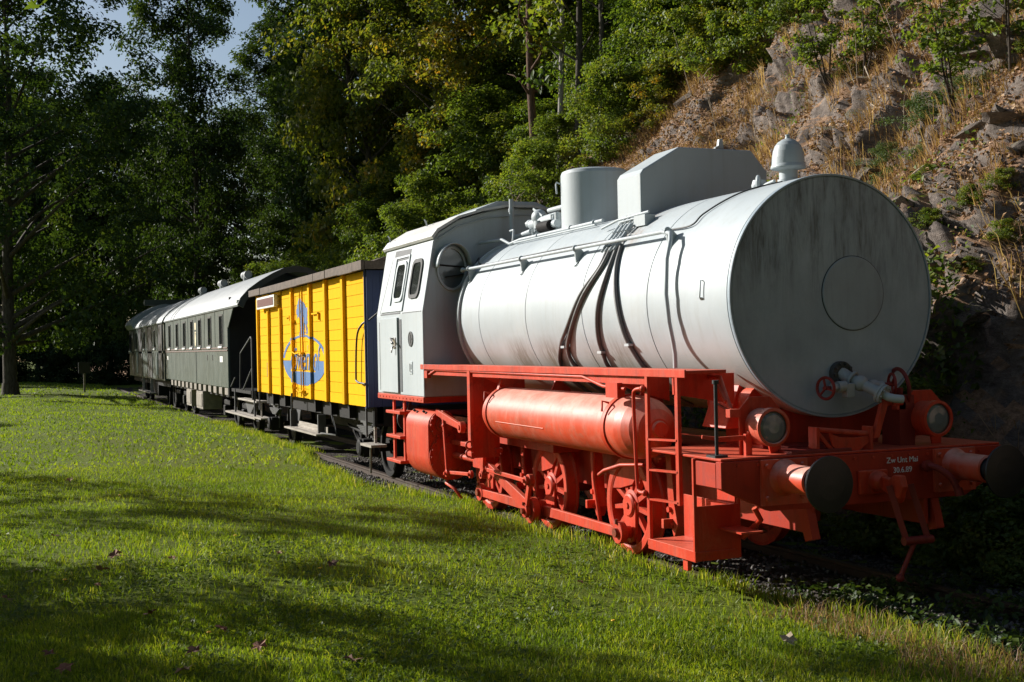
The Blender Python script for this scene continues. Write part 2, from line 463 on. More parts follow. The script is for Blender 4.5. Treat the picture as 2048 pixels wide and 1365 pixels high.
def ballast_mat():
    m, nt = new_mat('ballast'); n = N(nt); co = n.coord()
    v = n.node('ShaderNodeTexVoronoi'); n.L(co, v.inputs['Vector']); v.inputs['Scale'].default_value = 22
    col = n.mix(n.ramp(n.noise(co, 30, 4, .6), [(.3, 0.), (.7, 1.)]), (.022, .018, .015), (.085, .072, .062))
    n.principled(col, .95, 0, n.bump(v.outputs['Distance'], 1., .05), .15)
    return m
M['ballast'] = ballast_mat()
def stone_mat():
    m, nt = new_mat('ballast_stone'); n = N(nt)
    at = n.node('ShaderNodeAttribute'); at.attribute_name = 'tint'
    c = n.ramp(at.outputs['Fac'], [(0, (.05, .042, .036)), (.5, (.13, .11, .095)), (1, (.24, .21, .185))])
    n.principled(n.mix(.5, c, n.ramp(n.noise(n.coord(), 30, 5, .7), [(.3, .04), (.7, .22)])), .9, 0, None, .2)
    return m
M['stone'] = stone_mat()

def slope_mat():
    """rock, brown earth, moss and litter: rock on steep faces, earth and litter on ledges"""
    m, nt = new_mat('rocky_hillside'); n = N(nt); co = n.coord()
    g = n.node('ShaderNodeNewGeometry'); nz = n.sep(g.outputs['True Normal'])[2]
    f = n.noise(co, 14, 8, .72); w = n.noise(co, .9, 6, .65); s = n.noise(n.mapping(co, (1, 1, 3.2)), 2.4, 8, .72, .6)
    rock = n.mix(n.ramp(s, [(.3, 0.), (.7, 1.)]), (.05, .042, .038), (.25, .205, .175))
    rock = n.mix(n.ramp(f, [(.5, 0.), (.8, .6)]), rock, (.36, .32, .28))
    earth = n.mix(n.ramp(f, [(.3, 0.), (.7, 1.)]), (.12, .07, .042), (.46, .29, .18))
    moss = n.mix(n.ramp(f, [(.3, 0.), (.7, 1.)]), (.05, .06, .012), (.14, .13, .025))
    ek = n.ramp(n.math('ADD', nz, n.math('MULTIPLY_ADD', w, .9, -.45)), [(.34, 0.), (.56, 1.)])
    col = n.mix(ek, rock, earth)
    mk = n.ramp(n.noise(co, 1.7, 7, .7), [(.56, 0.), (.66, .85)])
    col = n.mix(n.math('MULTIPLY', mk, n.ramp(nz, [(.3, 0.), (.6, 1.)])), col, moss)
    n.principled(col, .95, 0, n.bump(n.math('ADD', f, s), .9, .05), .15)
    return m
M['slope'] = slope_mat()
def rock_mat():
    m, nt = new_mat('angular_rock'); n = N(nt); co = n.coord(); oi = n.node('ShaderNodeObjectInfo')
    s = n.noise(n.mapping(co, (1.5, 1.5, 5)), 2.5, 8, .72, .6); f = n.noise(co, 16, 8, .7)
    r = n.mix(n.ramp(s, [(.3, 0.), (.7, 1.)]), (.05, .042, .038), (.25, .205, .175))
    r = n.mix(n.ramp(f, [(.52, 0.), (.8, .7)]), r, (.44, .41, .37))
    r = n.mix(n.math('MULTIPLY', oi.outputs['Random'], .35), r, (.34, .28, .23))
    g = n.node('ShaderNodeNewGeometry'); nz = n.sep(g.outputs['Normal'])[2]
    k = n.math('MULTIPLY', n.ramp(nz, [(.45, 0.), (.8, 1.)]), n.ramp(n.noise(co, 3, 7, .7), [(.45, 0.), (.6, .9)]))
    r = n.mix(k, r, (.10, .105, .02))
    n.principled(r, .9, 0, n.bump(n.math('ADD', f, s), .8, .04), .2)
    return m
M['rock'] = rock_mat()

# ------------------------------------------------------------------ terrain functions
def sstep(a, b, x):
    t = np.clip((x - a) / (b - a), 0, 1); return t * t * (3 - 2 * t)

def ground_z(x, y):
    """lawn height: level with the rails beside the track, a little higher towards the open lawn"""
    x = np.atleast_1d(np.asarray(x, float)); y = np.atleast_1d(np.asarray(y, float))
    P = np.stack([x * .35, y * .35, 0 * x], 1)
    z = .03 + .22 * sstep(-1.4, -6.0, y) + .05 * fbm(P, 3, 5) * sstep(-1.2, -2.5, y)
    bed = sstep(lawn_edge(x) - .15, lawn_edge(x) + .35, y)
    return z * (1 - bed) + (-.12) * bed

def lawn_edge(x):
    x = np.asarray(x, float)
    e = -1.0 - .25 * sstep(-8.3, -9.5, x) + .28 * sstep(-16.5, -18.5, x) + .12 * np.sin(x * 1.3) + .08 * np.sin(x * 3.1 + 1)
    e = e - .35 * sstep(-10, -11.5, x) * sstep(-16.5, -14.5, x)
    return e + .35 * sstep(-2.6, -.8, x)

KX = [-140, -100, -80, -60, -45, -30, -14, 20]
KV = [.28, .34, .50, .75, 1.08, 1.18, 1.16, 1.14]
def hill_z(x, y):
    x = np.asarray(x, float); y = np.asarray(y, float)
    e = 2.35 + .35 * np.sin(x * .37) + .2 * np.sin(x * .9 + 2)
    t = np.maximum(y - e, 0)
    k = np.interp(x, KX, KV)
    w = sstep(-24, -12, x)
    zr = 2.3 * np.minimum(t, 1.0) + k * np.maximum(t - 1.0, 0)
    zl = np.minimum(t, .8) * 1.0 * np.minimum(1, k * 1.1) + k * np.maximum(t - .8, 0)
    z = zl * (1 - w) + zr * w
    return 26 * np.tanh(z / 26) - .1 * (t <= 0)

# ------------------------------------------------------------------ the steam locomotive (no firebox: a storage tank on wheels)
LOCO = thing('steam_locomotive', 'grey and red tank-like steam locomotive standing nearest on the track', 'locomotive', (-4.5, 0, 0))
TZ, TR = 2.5457, 1.0655

# tank: dark core, five cladding panels with open joints, weathered front plate
core = MB().cyl((-7.85, 0, TZ), (-1.10, 0, TZ), TR - .02, n=96).build('storage_tank', M['iron'], LOCO)
seams = [-7.84, -7.10, -5.54, -3.99, -2.535, -1.115]
for a, b in zip(seams[:-1], seams[1:]):
    p = MB().lathe([(TR - .015, a + .009), (TR, a + .009), (TR, a + .009), (TR, b - .009), (TR, b - .009), (TR - .015, b - .009)], (0, 0, TZ), (1, 0, 0), 128)
    p.build('cladding_panel', M['tank'], core)
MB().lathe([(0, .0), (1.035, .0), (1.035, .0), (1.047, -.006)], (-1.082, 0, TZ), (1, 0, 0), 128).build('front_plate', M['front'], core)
MB().lathe([(1.048, -.03), (1.048, .005), (1.048, .005), (1.064, .005), (1.064, .005), (TR + .002, -.005), (TR + .002, -.03)], (-1.08, 0, TZ), (1, 0, 0), 128).build('front_rim', M['disc_paint'], core)
MB().lathe([(0, .012), (.318, .012), (.325, .008), (.325, 0)], (-1.082, .2, TZ + .02), (1, 0, 0), 64).build('inspection_disc', M['disc_paint'], core)
MB().lathe([(.326, .0), (.326, .004), (.326, .004), (.331, .004), (.331, .0)], (-1.0815, .2, TZ + .02), (1, 0, 0), 64).build('disc_joint', M['iron'], core)
MB().lathe([(TR + .0, -.02), (TR + .035, -.02), (TR + .035, -.02), (TR + .035, .05), (TR + .035, .05), (TR, .05)], (-7.86, 0, TZ), (1, 0, 0), 96).build('rear_ring', M['white'], core)
def on_tank(x, z, s=0.):
    """point on the camera-side flank of the tank at height z, s metres off the skin"""
    h = (z - TZ) / TR; c = math.sqrt(max(0, 1 - h * h)); return Vector((x, -c * (TR + s), TZ + h * (TR + s)))
g = MB()
g.tube([on_tank(-1.52, 2.70, .0), on_tank(-1.52, 2.70, .025), on_tank(-1.52, 2.55, .025), on_tank(-1.52, 2.55, .0)], .006, 6)
g.bar(on_tank(-1.52, 2.55, .015), on_tank(-1.57, 2.55, .015), .02, .010)
g.build('tank_step_iron', M['white'], LOCO)

# pipes and hand rail along the flank
r = MB(); zr = 3.155
pts = [on_tank(-7.95, zr, .10), on_tank(-5, zr, .10), on_tank(-2.40, zr, .10)] + [on_tank(-2.22, 3.13, .10), on_tank(-2.14, 3.06, .10), on_tank(-2.09, 2.9, .09), on_tank(-2.03, 2.6, .075), on_tank(-2.02, 2.36, .07), on_tank(-2.03, 2.19, .075)]
p_ = on_tank(-2.03, 2.1, .10); pts += [p_, Vector((-2.03, p_.y, 1.93))]
r.tube(pts, .021, 10)
r.ball((-7.98, pts[0].y, pts[0].z), .035, 6)
HR = r.build('hand_rail', M['white'], LOCO)
for x in (-7.72, -5.89, -4.34, -2.30):
    b = MB(); a = on_tank(x, zr, .10); c = on_tank(x, zr - .10, .0)
    b.prism([(a.y - .02, a.z + .02), (a.y + .035, a.z + .02), (on_tank(x, zr + .02).y, on_tank(x, zr + .02).z), (c.y, c.z), (c.y - .02, c.z + .01)], 'yz', x - .012, x + .012)
    b.torus(a, (1, 0, 0), .028, .012, 14, 6)
    b.tube([on_tank(x + .03, zr - .08, .005), on_tank(x + .02, zr - .13, .012), on_tank(x - .02, zr - .14, .012)], .008, 5)
    b.build('rail_bracket', M['white'], HR)
c = MB().tube(smooth_path([(-8.25, -.66, 3.33), on_tank(-7.9, 3.34, .05), on_tank(-7.6, 3.25, .02), on_tank(-6.2, 3.25, .02), on_tank(-4.7, 3.255, .02), on_tank(-3.36, 3.24, .02), on_tank(-2.6, 3.23, .02), on_tank(-2.09, 3.23, .02), on_tank(-2.03, 3.33, .018), on_tank(-1.9, 3.45, .015), on_tank(-1.78, 3.54, .012), on_tank(-1.65, 3.605, .01)], 5), .008, 6)
c.build('cable', M['wire'], LOCO)
c = MB().tube([(-8.2, -.62, 3.60), (-7.6, -.52, 3.60), (-7.45, -.47, 3.53), on_tank(-7.2, 3.53, .04), on_tank(-5.2, 3.53, .04), on_tank(-4.75, 3.535, .04)], .022, 8)
c.tube([(-7.6, -.40, 3.72), (-7.42, -.42, 3.72), (-7.42, -.44, 3.55)], .014, 6)
c.tube([on_tank(-7.2, 3.49, .035), on_tank(-4.75, 3.49, .035)], .012, 6)
for x in (-6.6, -5.6, -4.95): c.torus(on_tank(x, 3.53, .04), (1, 0, 0), .026, .010, 12, 5)
c.build('steam_pipe', M['white'], LOCO)

# sanding hoses
for pts in ([(-3.667, 3.171), (-3.659, 2.952), (-3.99, 2.678), (-4.39, 2.33), (-4.626, 2.18), (-4.90, 1.96), (-4.92, 1.75), (-4.93, 1.55)],
            [(-3.594, 3.165), (-3.602, 2.962), (-3.94, 2.646), (-4.34, 2.269), (-4.515, 2.101), (-4.54, 1.95), (-4.50, 1.7), (-4.48, 1.5)],
            [(-3.452, 3.153), (-3.431, 2.851), (-3.548, 2.543), (-3.642, 2.257), (-3.685, 2.053), (-3.717, 1.93), (-3.75, 1.7), (-3.8, 1.5)],
            [(-3.368, 3.16), (-3.258, 2.925), (-3.143, 2.639), (-3.059, 2.359), (-3.005, 2.15), (-2.934, 1.92), (-2.9, 1.7), (-2.88, 1.55)]):
    MB().tube(smooth_path([on_tank(x, z, .024) for x, z in pts], 6), .023, 8).build('sand_hose', M['hose'], LOCO)
for x, z in ((-3.685, 2.09), (-3.01, 2.16), (-4.55, 2.15)):
    MB().bar(on_tank(x - .045, z, .03), on_tank(x + .045, z, .03), .055, .025).build('hose_clamp', M['white'], LOCO)
for k, x in enumerate((-3.72, -3.63, -3.53, -3.44)):
    s = MB(); a = on_tank(x, 3.40, .07); b = on_tank(x, 3.10, .045)
    s.tube([a + Vector((0, .04, .05)), a, a + (b - a) * .25], .010, 6); s.cyl(a + (b - a) * .2, a + (b - a) * .42, .028, n=10); s.cyl(a + (b - a) * .45, a + (b - a) * .62, .022, n=10)
    s.cyl(a + (b - a) * .62, a + (b - a) * .7, .03, n=6); s.tube([a + (b - a) * .7, b], .016, 6)
    s.build('sand_valve', M['white'], LOCO)
s = MB().tube([(-4.2, -.70, 3.42), (-3.9, -.66, 3.48), (-3.2, -.66, 3.50)], .014, 6)
s.tube([(-3.75, -.71, 3.44), (-3.3, -.69, 3.46)], .010, 5); s.box(-3.42, -3.18, -.72, -.60, 3.36, 3.47)
s.build('sand_pipe', M['white'], LOCO)

# steam dome, sand box, bell on top
d = MB().lathe([(.42, -.6), (.42, .72), (.42, .72), (.405, .755), (.36, .775), (0, .785)], (-5.78, 0, 3.52), (0, 0, 1), 64).build('steam_dome', M['white'], LOCO)
MB().tube([(-5.95, -.38, 4.14), (-5.95, -.44, 4.16), (-5.95, -.45, 4.13), (-5.95, -.44, 4.02)], .010, 6).build('hook', M['white'], d)
sb = MB()
prof = [(-.62, 3.2), (-.62, 3.92), (-.585, 3.97), (-.16, 4.215), (.72, 4.215), (.74, 4.205), (.93, 3.99), (.93, 3.2)]
sb.prism(prof, 'yz', -3.98, -3.44)
SBX = sb.build('sand_box', M['white'], LOCO, .02, 3)
l = MB().prism([(.36, 4.20), (.36, 4.25), (.40, 4.27), (.41, 4.34), (.45, 4.35), (.47, 4.20)], 'yz', -3.60, -3.56)
l.build('lid_catch', M['white'], SBX)
MB().box(-3.64, -3.50, .30, .52, 4.213, 4.226).build('rust_plate', plain('rusty_hinge', (.16, .06, .025), .8), SBX)
bl = MB()
bo = (-1.72, 0.0, 3.585)
bl.lathe([(.10, -.02), (.10, .06), (.085, .06), (.085, .15), (.085, .15), (.12, .16)], bo, (0, 0, 1), 24)
bl.lathe([(.06, .14), (.13, .155), (.158, .16), (.162, .172), (.156, .19), (.156, .19), (.150, .20), (.147, .26), (.138, .32), (.120, .37), (.092, .405), (.055, .428), (.026, .438), (.020, .455), (.022, .475), (.0, .482)], bo, (0, 0, 1), 40)
bl.build('bell', M['white'], LOCO)
v = MB().lathe([(.07, 0), (.075, .03), (.06, .08), (.0, .09)], (-2.05, -.10, 3.60), (0, 0, 1), 16)
v.torus((-2.02, -.13, 3.65), (.6, .8, 0), .055, .022, 14, 8)
v.tube([(-2.0, -.14, 3.6), (-1.80, -.1, 3.64)], .018, 6)
v.build('lifting_eye', M['white'], LOCO)

# whistle and turret valves ahead of the cab
t = MB()
t.cyl((-7.35, -.17, 3.78), (-6.55, -.16, 3.80), .075, n=16); t.ball((-7.12, -.17, 3.86), .12, 8, (1, .9, .9))
t.cyl((-7.02, -.2, 3.6), (-7.02, -.2, 3.8), .09, n=14); t.cyl((-7.45, -.19, 3.80), (-7.36, -.19, 3.80), .055, n=6)
t.cyl((-7.1, -.2, 3.66), (-6.9, -.3, 3.62), .05, n=10); t.cyl((-6.95, -.10, 3.93), (-6.5, -.10, 3.93), .035, n=10)
t.cyl((-6.6, -.2, 3.6), (-6.6, -.2, 3.84), .05, n=12); t.cyl((-6.46, -.2, 3.6), (-6.46, -.2, 3.85), .045, n=12)
t.lathe([(.09, 0), (.09, .03), (.0, .03)], (-6.6, -.2, 3.74), (0, 0, 1), 14); t.bar((-7.2, -.22, 3.98), (-6.95, -.2, 3.86), .02, .03)
t.cyl((-6.75, -.24, 3.72), (-6.3, -.28, 3.70), .05, n=12)
for x in (-7.08, -7.0, -6.93): t.cyl((x, -.29, 3.58), (x, -.29, 3.70), .012, n=6)
t.build('turret_valve', M['white'], LOCO)
MB().cyl((-6.86, -.27, 3.70), (-6.45, -.30, 3.69), .07, n=14).build('pressure_cylinder', M['iron'], LOCO)
MB().tube(smooth_path([(-7.98, -.22, 4.2), (-7.98, -.22, 4.14), (-7.98, -.22, 3.8), (-7.95, -.22, 3.70), (-7.85, -.22, 3.66), (-7.3, -.22, 3.69)], 4), .033, 10).tube([(-7.98, -.22, 4.02), (-7.98, -.22, 4.07)], .042, 10).build('whistle_pipe', M['white'], LOCO)

# ---- cab
XF, XB = -8.25, -10.54
CAB = MB()
wall = [(-1.46, 1.485), (-1.46, 2.66), (-1.275, 3.67), (-1.20, 3.75), (-.91, 3.93), (-.54, 4.04), (-.2, 4.10), (.2, 4.10), (.54, 4.04), (.91, 3.93), (1.20, 3.75), (1.275, 3.67), (1.46, 2.66), (1.46, 1.485)]
CAB.prism(wall, 'yz', XB, XF)
CAB = CAB.build('cab', M['white'], LOCO, .012, 2)
def lean(z): return -1.46 if z < 2.66 else -1.46 + .185 * (z - 2.66) / 1.01
def roof_pts(off=0., lo=.0):
    P = [(-1.30, 3.655 - lo), (-1.22, 3.76), (-.91, 3.945), (-.54, 4.055), (-.2, 4.115), (.2, 4.115), (.54, 4.055), (.91, 3.945), (1.22, 3.76), (1.30, 3.655 - lo)]
    return [(y * (1 + off * .6), z + off) for y, z in P]
rf = MB(); rf.prism(roof_pts(.035) + roof_pts(.003)[::-1], 'yz', XB - .06, XF + .07)
ROOF = rf.build('roof', paint('cab_roof_paint', (.55, .54, .51), .6, .12, (.22, .19, .15), .5, .1), CAB)
h = MB(); h.prism([(-.62, 4.06), (-.62, 4.085), (-.28, 4.215), (.3, 4.215), (.62, 4.09), (.62, 4.06)], 'yz', -9.6, -8.32)
h.build('roof_hatch', M['white'], CAB, .01, 1)
for x, y, z in ((-9.3, -1.02, 3.94), (-10.45, -1.24, 3.80)):
    MB().tube([(x, y, z), (x, y - .02, z + .07), (x + .03, y - .05, z + .09)], .012, 6).build('roof_hook', M['white'], CAB)
def side_poly(mb, pts, d0, d1):
    """polygon of (x, z) points on the leaning camera side, from d0 to d1 metres proud of it"""
    n = len(pts)
    A = [(x, lean(z) - d0, z + d0 * .18) for x, z in pts]; B = [(x, lean(z) - d1, z + d1 * .18) for x, z in pts]
    mb.add(A + B, [tuple(range(n)), tuple(range(n, 2 * n))[::-1]] + [(k, (k + 1) % n, n + (k + 1) % n, n + k) for k in range(n)])
def rrect(x0, x1, z0, z1, r, sk=0., n=5):
    P = []
    for cx, cz, a in ((x1 - r, z1 - r, 0), (x0 + r, z1 - r, 90), (x0 + r, z0 + r, 180), (x1 - r, z0 + r, 270)):
        for k in range(n + 1):
            th = R_(a + 90 * k / n); P.append((cx + r * math.cos(th), cz + r * math.sin(th)))
    return [(x + sk * (z - (z0 + z1) / 2), z) for x, z in P]
def ring_side(mb, po, pi, d0, d1):
    n = len(po)
    mk = lambda P, d: [(x, lean(z) - d, z + d * .18) for x, z in P]
    vs = mk(po, d0) + mk(po, d1) + mk(pi, d1) + mk(pi, d0); fs = []
    for k in range(n):
        j = (k + 1) % n
        for q in range(3): fs.append((q * n + k, q * n + j, (q + 1) * n + j, (q + 1) * n + k))
    mb.add(vs, fs)
for (x0, x1, z0, z1) in ((-9.78, -9.28, 2.84, 3.44), (-9.00, -8.52, 2.86, 3.42)):
    w = MB(); ring_side(w, rrect(x0, x1, z0, z1, .12), rrect(x0 + .055, x1 - .055, z0 + .055, z1 - .055, .08), -.002, .022)
    W_ = w.build('side_window', M['greyiron'] if x0 > -9.5 else M['white'], CAB)
    gl = MB(); side_poly(gl, rrect(x0 + .05, x1 - .05, z0 + .05, z1 - .05, .08), -.004, .008); gl.build('glass', M['glass'], W_)
# door: upper leaf round the window, lower leaf; dark flat strips paint the shade of recesses and grooves
u = MB(); ring_side(u, [(-10.28, 2.70), (-9.20, 2.70), (-9.20, 3.52), (-10.02, 3.52)], [(-9.85, 2.79), (-9.23, 2.79), (-9.23, 3.49), (-9.85, 3.49)], .002, .018)
u.build('door_leaf', M['white'], CAB)
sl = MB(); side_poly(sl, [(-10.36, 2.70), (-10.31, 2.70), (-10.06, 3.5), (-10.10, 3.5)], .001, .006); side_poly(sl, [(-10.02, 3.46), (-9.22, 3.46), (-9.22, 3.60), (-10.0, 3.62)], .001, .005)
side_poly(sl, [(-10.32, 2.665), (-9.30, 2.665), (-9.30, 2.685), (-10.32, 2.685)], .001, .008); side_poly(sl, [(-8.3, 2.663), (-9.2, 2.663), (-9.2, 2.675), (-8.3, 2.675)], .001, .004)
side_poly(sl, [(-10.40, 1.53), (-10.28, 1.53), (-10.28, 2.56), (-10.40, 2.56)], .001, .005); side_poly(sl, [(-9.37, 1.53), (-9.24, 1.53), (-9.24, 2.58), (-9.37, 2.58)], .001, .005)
sl.build('recess_shade_strip', plain('recess_shade_paint', (.06, .065, .07), .7), CAB)
dl = MB(); dl.box(-10.28, -9.38, -1.49, -1.455, 1.51, 2.61)
DOOR = dl.build('lower_door', M['white'], CAB, .006)
hd = MB(); hd.tube([(-9.56, -1.49, 2.30), (-9.56, -1.54, 2.31), (-9.42, -1.55, 2.24)], .014, 6); hd.tube([(-9.50, -1.49, 2.19), (-9.50, -1.53, 2.18), (-9.52, -1.54, 2.10)], .011, 6); hd.box(-9.58, -9.44, -1.502, -1.488, 2.16, 2.32)
hd.ball((-9.42, -1.55, 2.24), .022, 5); hd.build('door_handle', M['worn'], DOOR)
bd = MB(); bd.lathe([(.105, 0), (.11, .01), (.095, .014), (.09, .008), (0, .008)], (-8.80, -1.46, 2.29), (0, -1, 0), 24); bd.bar((-8.86, -1.470, 2.29), (-8.74, -1.470, 2.29), .006, .02); bd.bar((-8.80, -1.470, 2.23), (-8.80, -1.470, 2.35), .02, .006)
bd.build('round_badge', M['greyiron'], CAB)
pl = MB(); pl.box(-8.88, -8.74, -1.468, -1.455, 1.79, 1.97); pl.build('builder_plate', M['white'], CAB, .004)
pl = MB(); pl.box(-8.86, -8.84, -1.472, -1.466, 1.83, 1.94); pl.box(-8.82, -8.77, -1.472, -1.466, 1.82, 1.83); pl.box(-8.80, -8.78, -1.472, -1.466, 1.86, 1.93); pl.build('plate_edging', M['greyiron'], CAB)
e = MB(); e.tube([(XF + .012, -1.455, 1.6), (XF + .012, -1.455, 2.66), (XF + .012, -1.28, 3.63)], .014, 6); e.tube([(XF + .02, -1.28, 3.63), (XF + .02, -.95, 3.83), (XF + .02, -.5, 3.97), (XF + .02, .1, 4.02), (XF + .02, .7, 3.96)], .01, 6)
e.build('corner_beading', M['white'], CAB)
# oval look-out window with its hood
ov = [(.225 * math.cos(t), .315 * math.sin(t)) for t in [2 * math.pi * k / 32 for k in range(32)]]
yc, zc = -1.03, 3.25
w = MB(); n = 32
vs = []
for s_, dx in ((.97, 0), (.97, .035), (.86, .035), (.86, 0)): vs += [(XF + dx, yc + y * s_, zc + z * s_) for y, z in ov]
w.add(vs, [(q * n + k, q * n + (k + 1) % n, (q + 1) * n + (k + 1) % n, (q + 1) * n + k) for q in range(3) for k in range(n)])
W_ = w.build('oval_window', M['white'], CAB)
MB().add([(XF + .012, yc + y * .86, zc + z * .86) for y, z in ov], [tuple(range(n))]).build('glass', M['cabglass'], W_)
b = MB(); b.bar((XF + .03, yc - .19, zc + .05), (XF + .03, yc + .19, zc + .02), .015, .02); b.bar((XF + .03, yc - .1, zc - .12), (XF + .03, yc + .17, zc - .08), .012, .015)
b.build('wiper_bar', M['iron'], W_)
hq = MB(); vs = []
m_ = 20
for j, dx in ((0, 0.0), (1, .20)):
    for k in range(m_):
        t_ = R_(8 + 170 * k / (m_ - 1)); vs.append((XF + dx, yc + .25 * math.cos(t_), zc + .345 * math.sin(t_)))
hq.add(vs, [(k, k + 1, m_ + k + 1, m_ + k) for k in range(m_ - 1)], True)
o = hq.build('window_hood', M['white'], W_); md = o.modifiers.new('thick', 'SOLIDIFY'); md.thickness = .012
MB().box(XB, XF, -1.47, 1.47, 1.40, 1.483).build('cab_floor_beam', M['red'], LOCO, .008)
MB().box(-8.23, -8.2, .6, .9, 3.72, 3.92).build('junction_box', M['greyiron'], CAB)

# ---- running board, brackets, air tank
RB = MB(); RB.box(-8.38, -1.16, -1.46, -1.06, 1.896, 1.926); RB.box(-8.38, -1.16, -1.466, -1.45, 1.865, 1.934); RB.box(-8.2, -1.9, -1.43, -1.40, 1.79, 1.895)
RB = RB.build('running_board', M['red'], LOCO, .004)
p = MB(); p.tube([(-8.33, -1.44, 1.90), (-8.33, -1.44, 1.80), (-8.05, -1.44, 1.80), (-7.8, -1.44, 1.86), (-3.2, -1.44, 1.845), (-2.75, -1.44, 1.76), (-2.3, -1.44, 1.745)], .016, 6); p.box(-8.2, -8.08, -1.47, -1.41, 1.75, 1.85); p.box(-2.62, -2.38, -1.48, -1.40, 1.66, 1.80)
p.build('lubricator_pipe', M['red'], RB)
for x in (-6.25, -2.62):
    MB().prism([(-1.44, 1.89), (-.8, 1.89), (-.8, 1.60), (-1.0, 1.66), (-1.2, 1.72), (-1.36, 1.80)], 'yz', x - .012, x + .012).build('board_bracket', M['red'], RB)
e_ = MB().prism([(-1.455, 1.89), (-.85, 1.89), (-.85, 1.62), (-1.45, 1.72)], 'yz', -1.40, -1.375); e_.build('end_bracket', M['red'], RB)
po = MB(); po.box(-6.52, -6.42, -1.46, -1.42, .80, 1.89); po.box(-6.5, -6.48, -1.42, -1.05, .78, 1.89); po.box(-6.56, -6.38, -1.47, -1.43, .78, .86)
for z in (.98, 1.08): po.torus((-6.42, -1.48, z - .13), (1, 0, 0), .045, .014, 12, 6)
po.build('motion_post', M['red'], LOCO, .004)
AT = MB(); ac = (0, -1.16, 1.365); ar = .30
AT.lathe([(0, -6.22), (.10, -6.21), (.2, -6.16), (.27, -6.08), (ar, -5.98), (ar, -2.52), (.285, -2.40), (.25, -2.30), (.19, -2.22), (.1, -2.17), (0, -2.155)], ac, (1, 0, 0), 64)
AT = AT.build('air_tank', M['airtank'], LOCO)
for x in (-5.90, -2.74):
    s = MB(); s.lathe([(ar + .002, -.035), (ar + .014, -.035), (ar + .014, -.035), (ar + .014, .035), (ar + .014, .035), (ar + .002, .035)], (x, ac[1], ac[2]), (1, 0, 0), 48)
    s.tube([(x + .02, -1.40, 1.60), (x + .02, -1.47, 1.62), (x + .02, -1.475, 1.52)], .012, 6); s.bar((x, -1.30, 1.62), (x, -1.2, 1.88), .06, .012)
    s.build('tank_strap', M['red'], AT)
MB().tube([(-5.6, ac[1] - .287, 1.28), (-4.2, ac[1] - .287, 1.275)], .006, 5).build('pipe_seam', M['airtank'], AT)
MB().lathe([(.0, .03), (.07, .03), (.07, .03), (.085, .0)], (-2.17, ac[1], ac[2]), (1, 0, 0), 20).build('tank_plug', M['airtank'], AT)

# ---- frames, saddle, deck
fr = MB()
for y in (-.58, .58): fr.box(-10.6, -.64, y - .02, y + .02, .56, 1.17)
fr.box(-10.6, -.64, -.6, .6, 1.13, 1.17); fr.box(-1.9, -1.3, -.62, .62, 1.17, 1.56); fr.box(-8.2, -7.4, -.7, .7, 1.17, 1.62)
fr.box(-7.9, -5.0, -.98, -.60, .93, 1.04)
for x in (-9.8, -2.2): fr.box(x, x + .06, -.58, .58, .4, 1.15)
fr.build('main_frame', M['shadedred'], LOCO, .006)
for x0 in (-1.85, -7.6): MB().prism([(-.9, 1.40), (-.75, 1.78), (-.6, 1.70), (-.3, 1.53), (0, 1.485), (.3, 1.53), (.6, 1.70), (.75, 1.78), (.9, 1.40)], 'yz', x0, x0 + .4).build('tank_saddle', M['red'], LOCO, .006)
for x in (-5.4, -3.2):
    MB().prism([(-1.0, 1.17), (-1.0, 1.24), (-.72, 1.85), (-.6, 1.72), (-.45, 1.17)], 'yz', x, x + .03).build('frame_gusset', M['red'], LOCO)
MB().cyl((-1.95, -.62, 1.62), (-1.28, -.62, 1.62), .16, n=20).build('equalizing_cylinder', M['red'], LOCO)
rv = MB()
rv.bolts([(-10.4 + .17 * k, -1.47, 1.44) for k in range(13)], (0, -1, 0), .012, .008)
rv.bolts([(-.635, -1.3 + .19 * k, 1.165) for k in range(15)], (1, 0, 0), .013, .01)
o = rv.build('rivets', M['red'], LOCO); o['kind'] = 'stuff'
# ---- wheels (three axles)
def wheel_parts():
    w = MB(); R = .505
    w.lathe([(.405, -.06), (.405, .06), (.405, .06), (.43, .07), (R - .01, .07), (R - .01, .07), (R, .06), (R, -.045), (R + .025, -.06), (R + .025, -.075), (R - .01, -.08), (.41, -.075), (.405, -.06)], (0, 0, 0), (0, -1, 0), 56)
    rim = w.mesh('wheel', M['red'])
    s = MB()
    for k in range(1): s.prism([(-.028, .12), (-.020, .41), (.020, .41), (.028, .12)], 'xz', -.035, .02)
    spoke = s.mesh('spoke', M['red'])
    h = MB(); h.lathe([(0, .10), (.03, .10), (.03, .10), (.035, .085), (.10, .085), (.10, .085), (.12, .07), (.125, .05), (.125, .05), (.16, .04), (.16, -.05)], (0, 0, 0), (0, -1, 0), 32)
    hub = h.mesh('hub', M['red'])
    c = MB(); A = [R_(60 + 100 * k / 12) for k in range(13)]
    c.prism([(.415 * math.cos(t), .415 * math.sin(t)) for t in A] + [(-.20, .16), (0.06, .22)], 'xz', -.055, .03)
    cw = c.mesh('counterweight', M['red'])
    q = MB(); q.lathe([(0, .20), (.055, .20), (.055, .20), (.065, .18), (.065, .18), (.065, .05)], (0, 0, -.27), (0, -1, 0), 20)
    q.prism([(-.13, .05), (-.12, -.27), (-.08, -.36), (0, -.385), (.08, -.36), (.12, -.27), (.13, .05)], 'xz', -.062, -.03)
    pin = q.mesh('crank', M['red'])
    return rim, spoke, hub, cw, pin
rim, spoke, hub, cw, pin = wheel_parts()
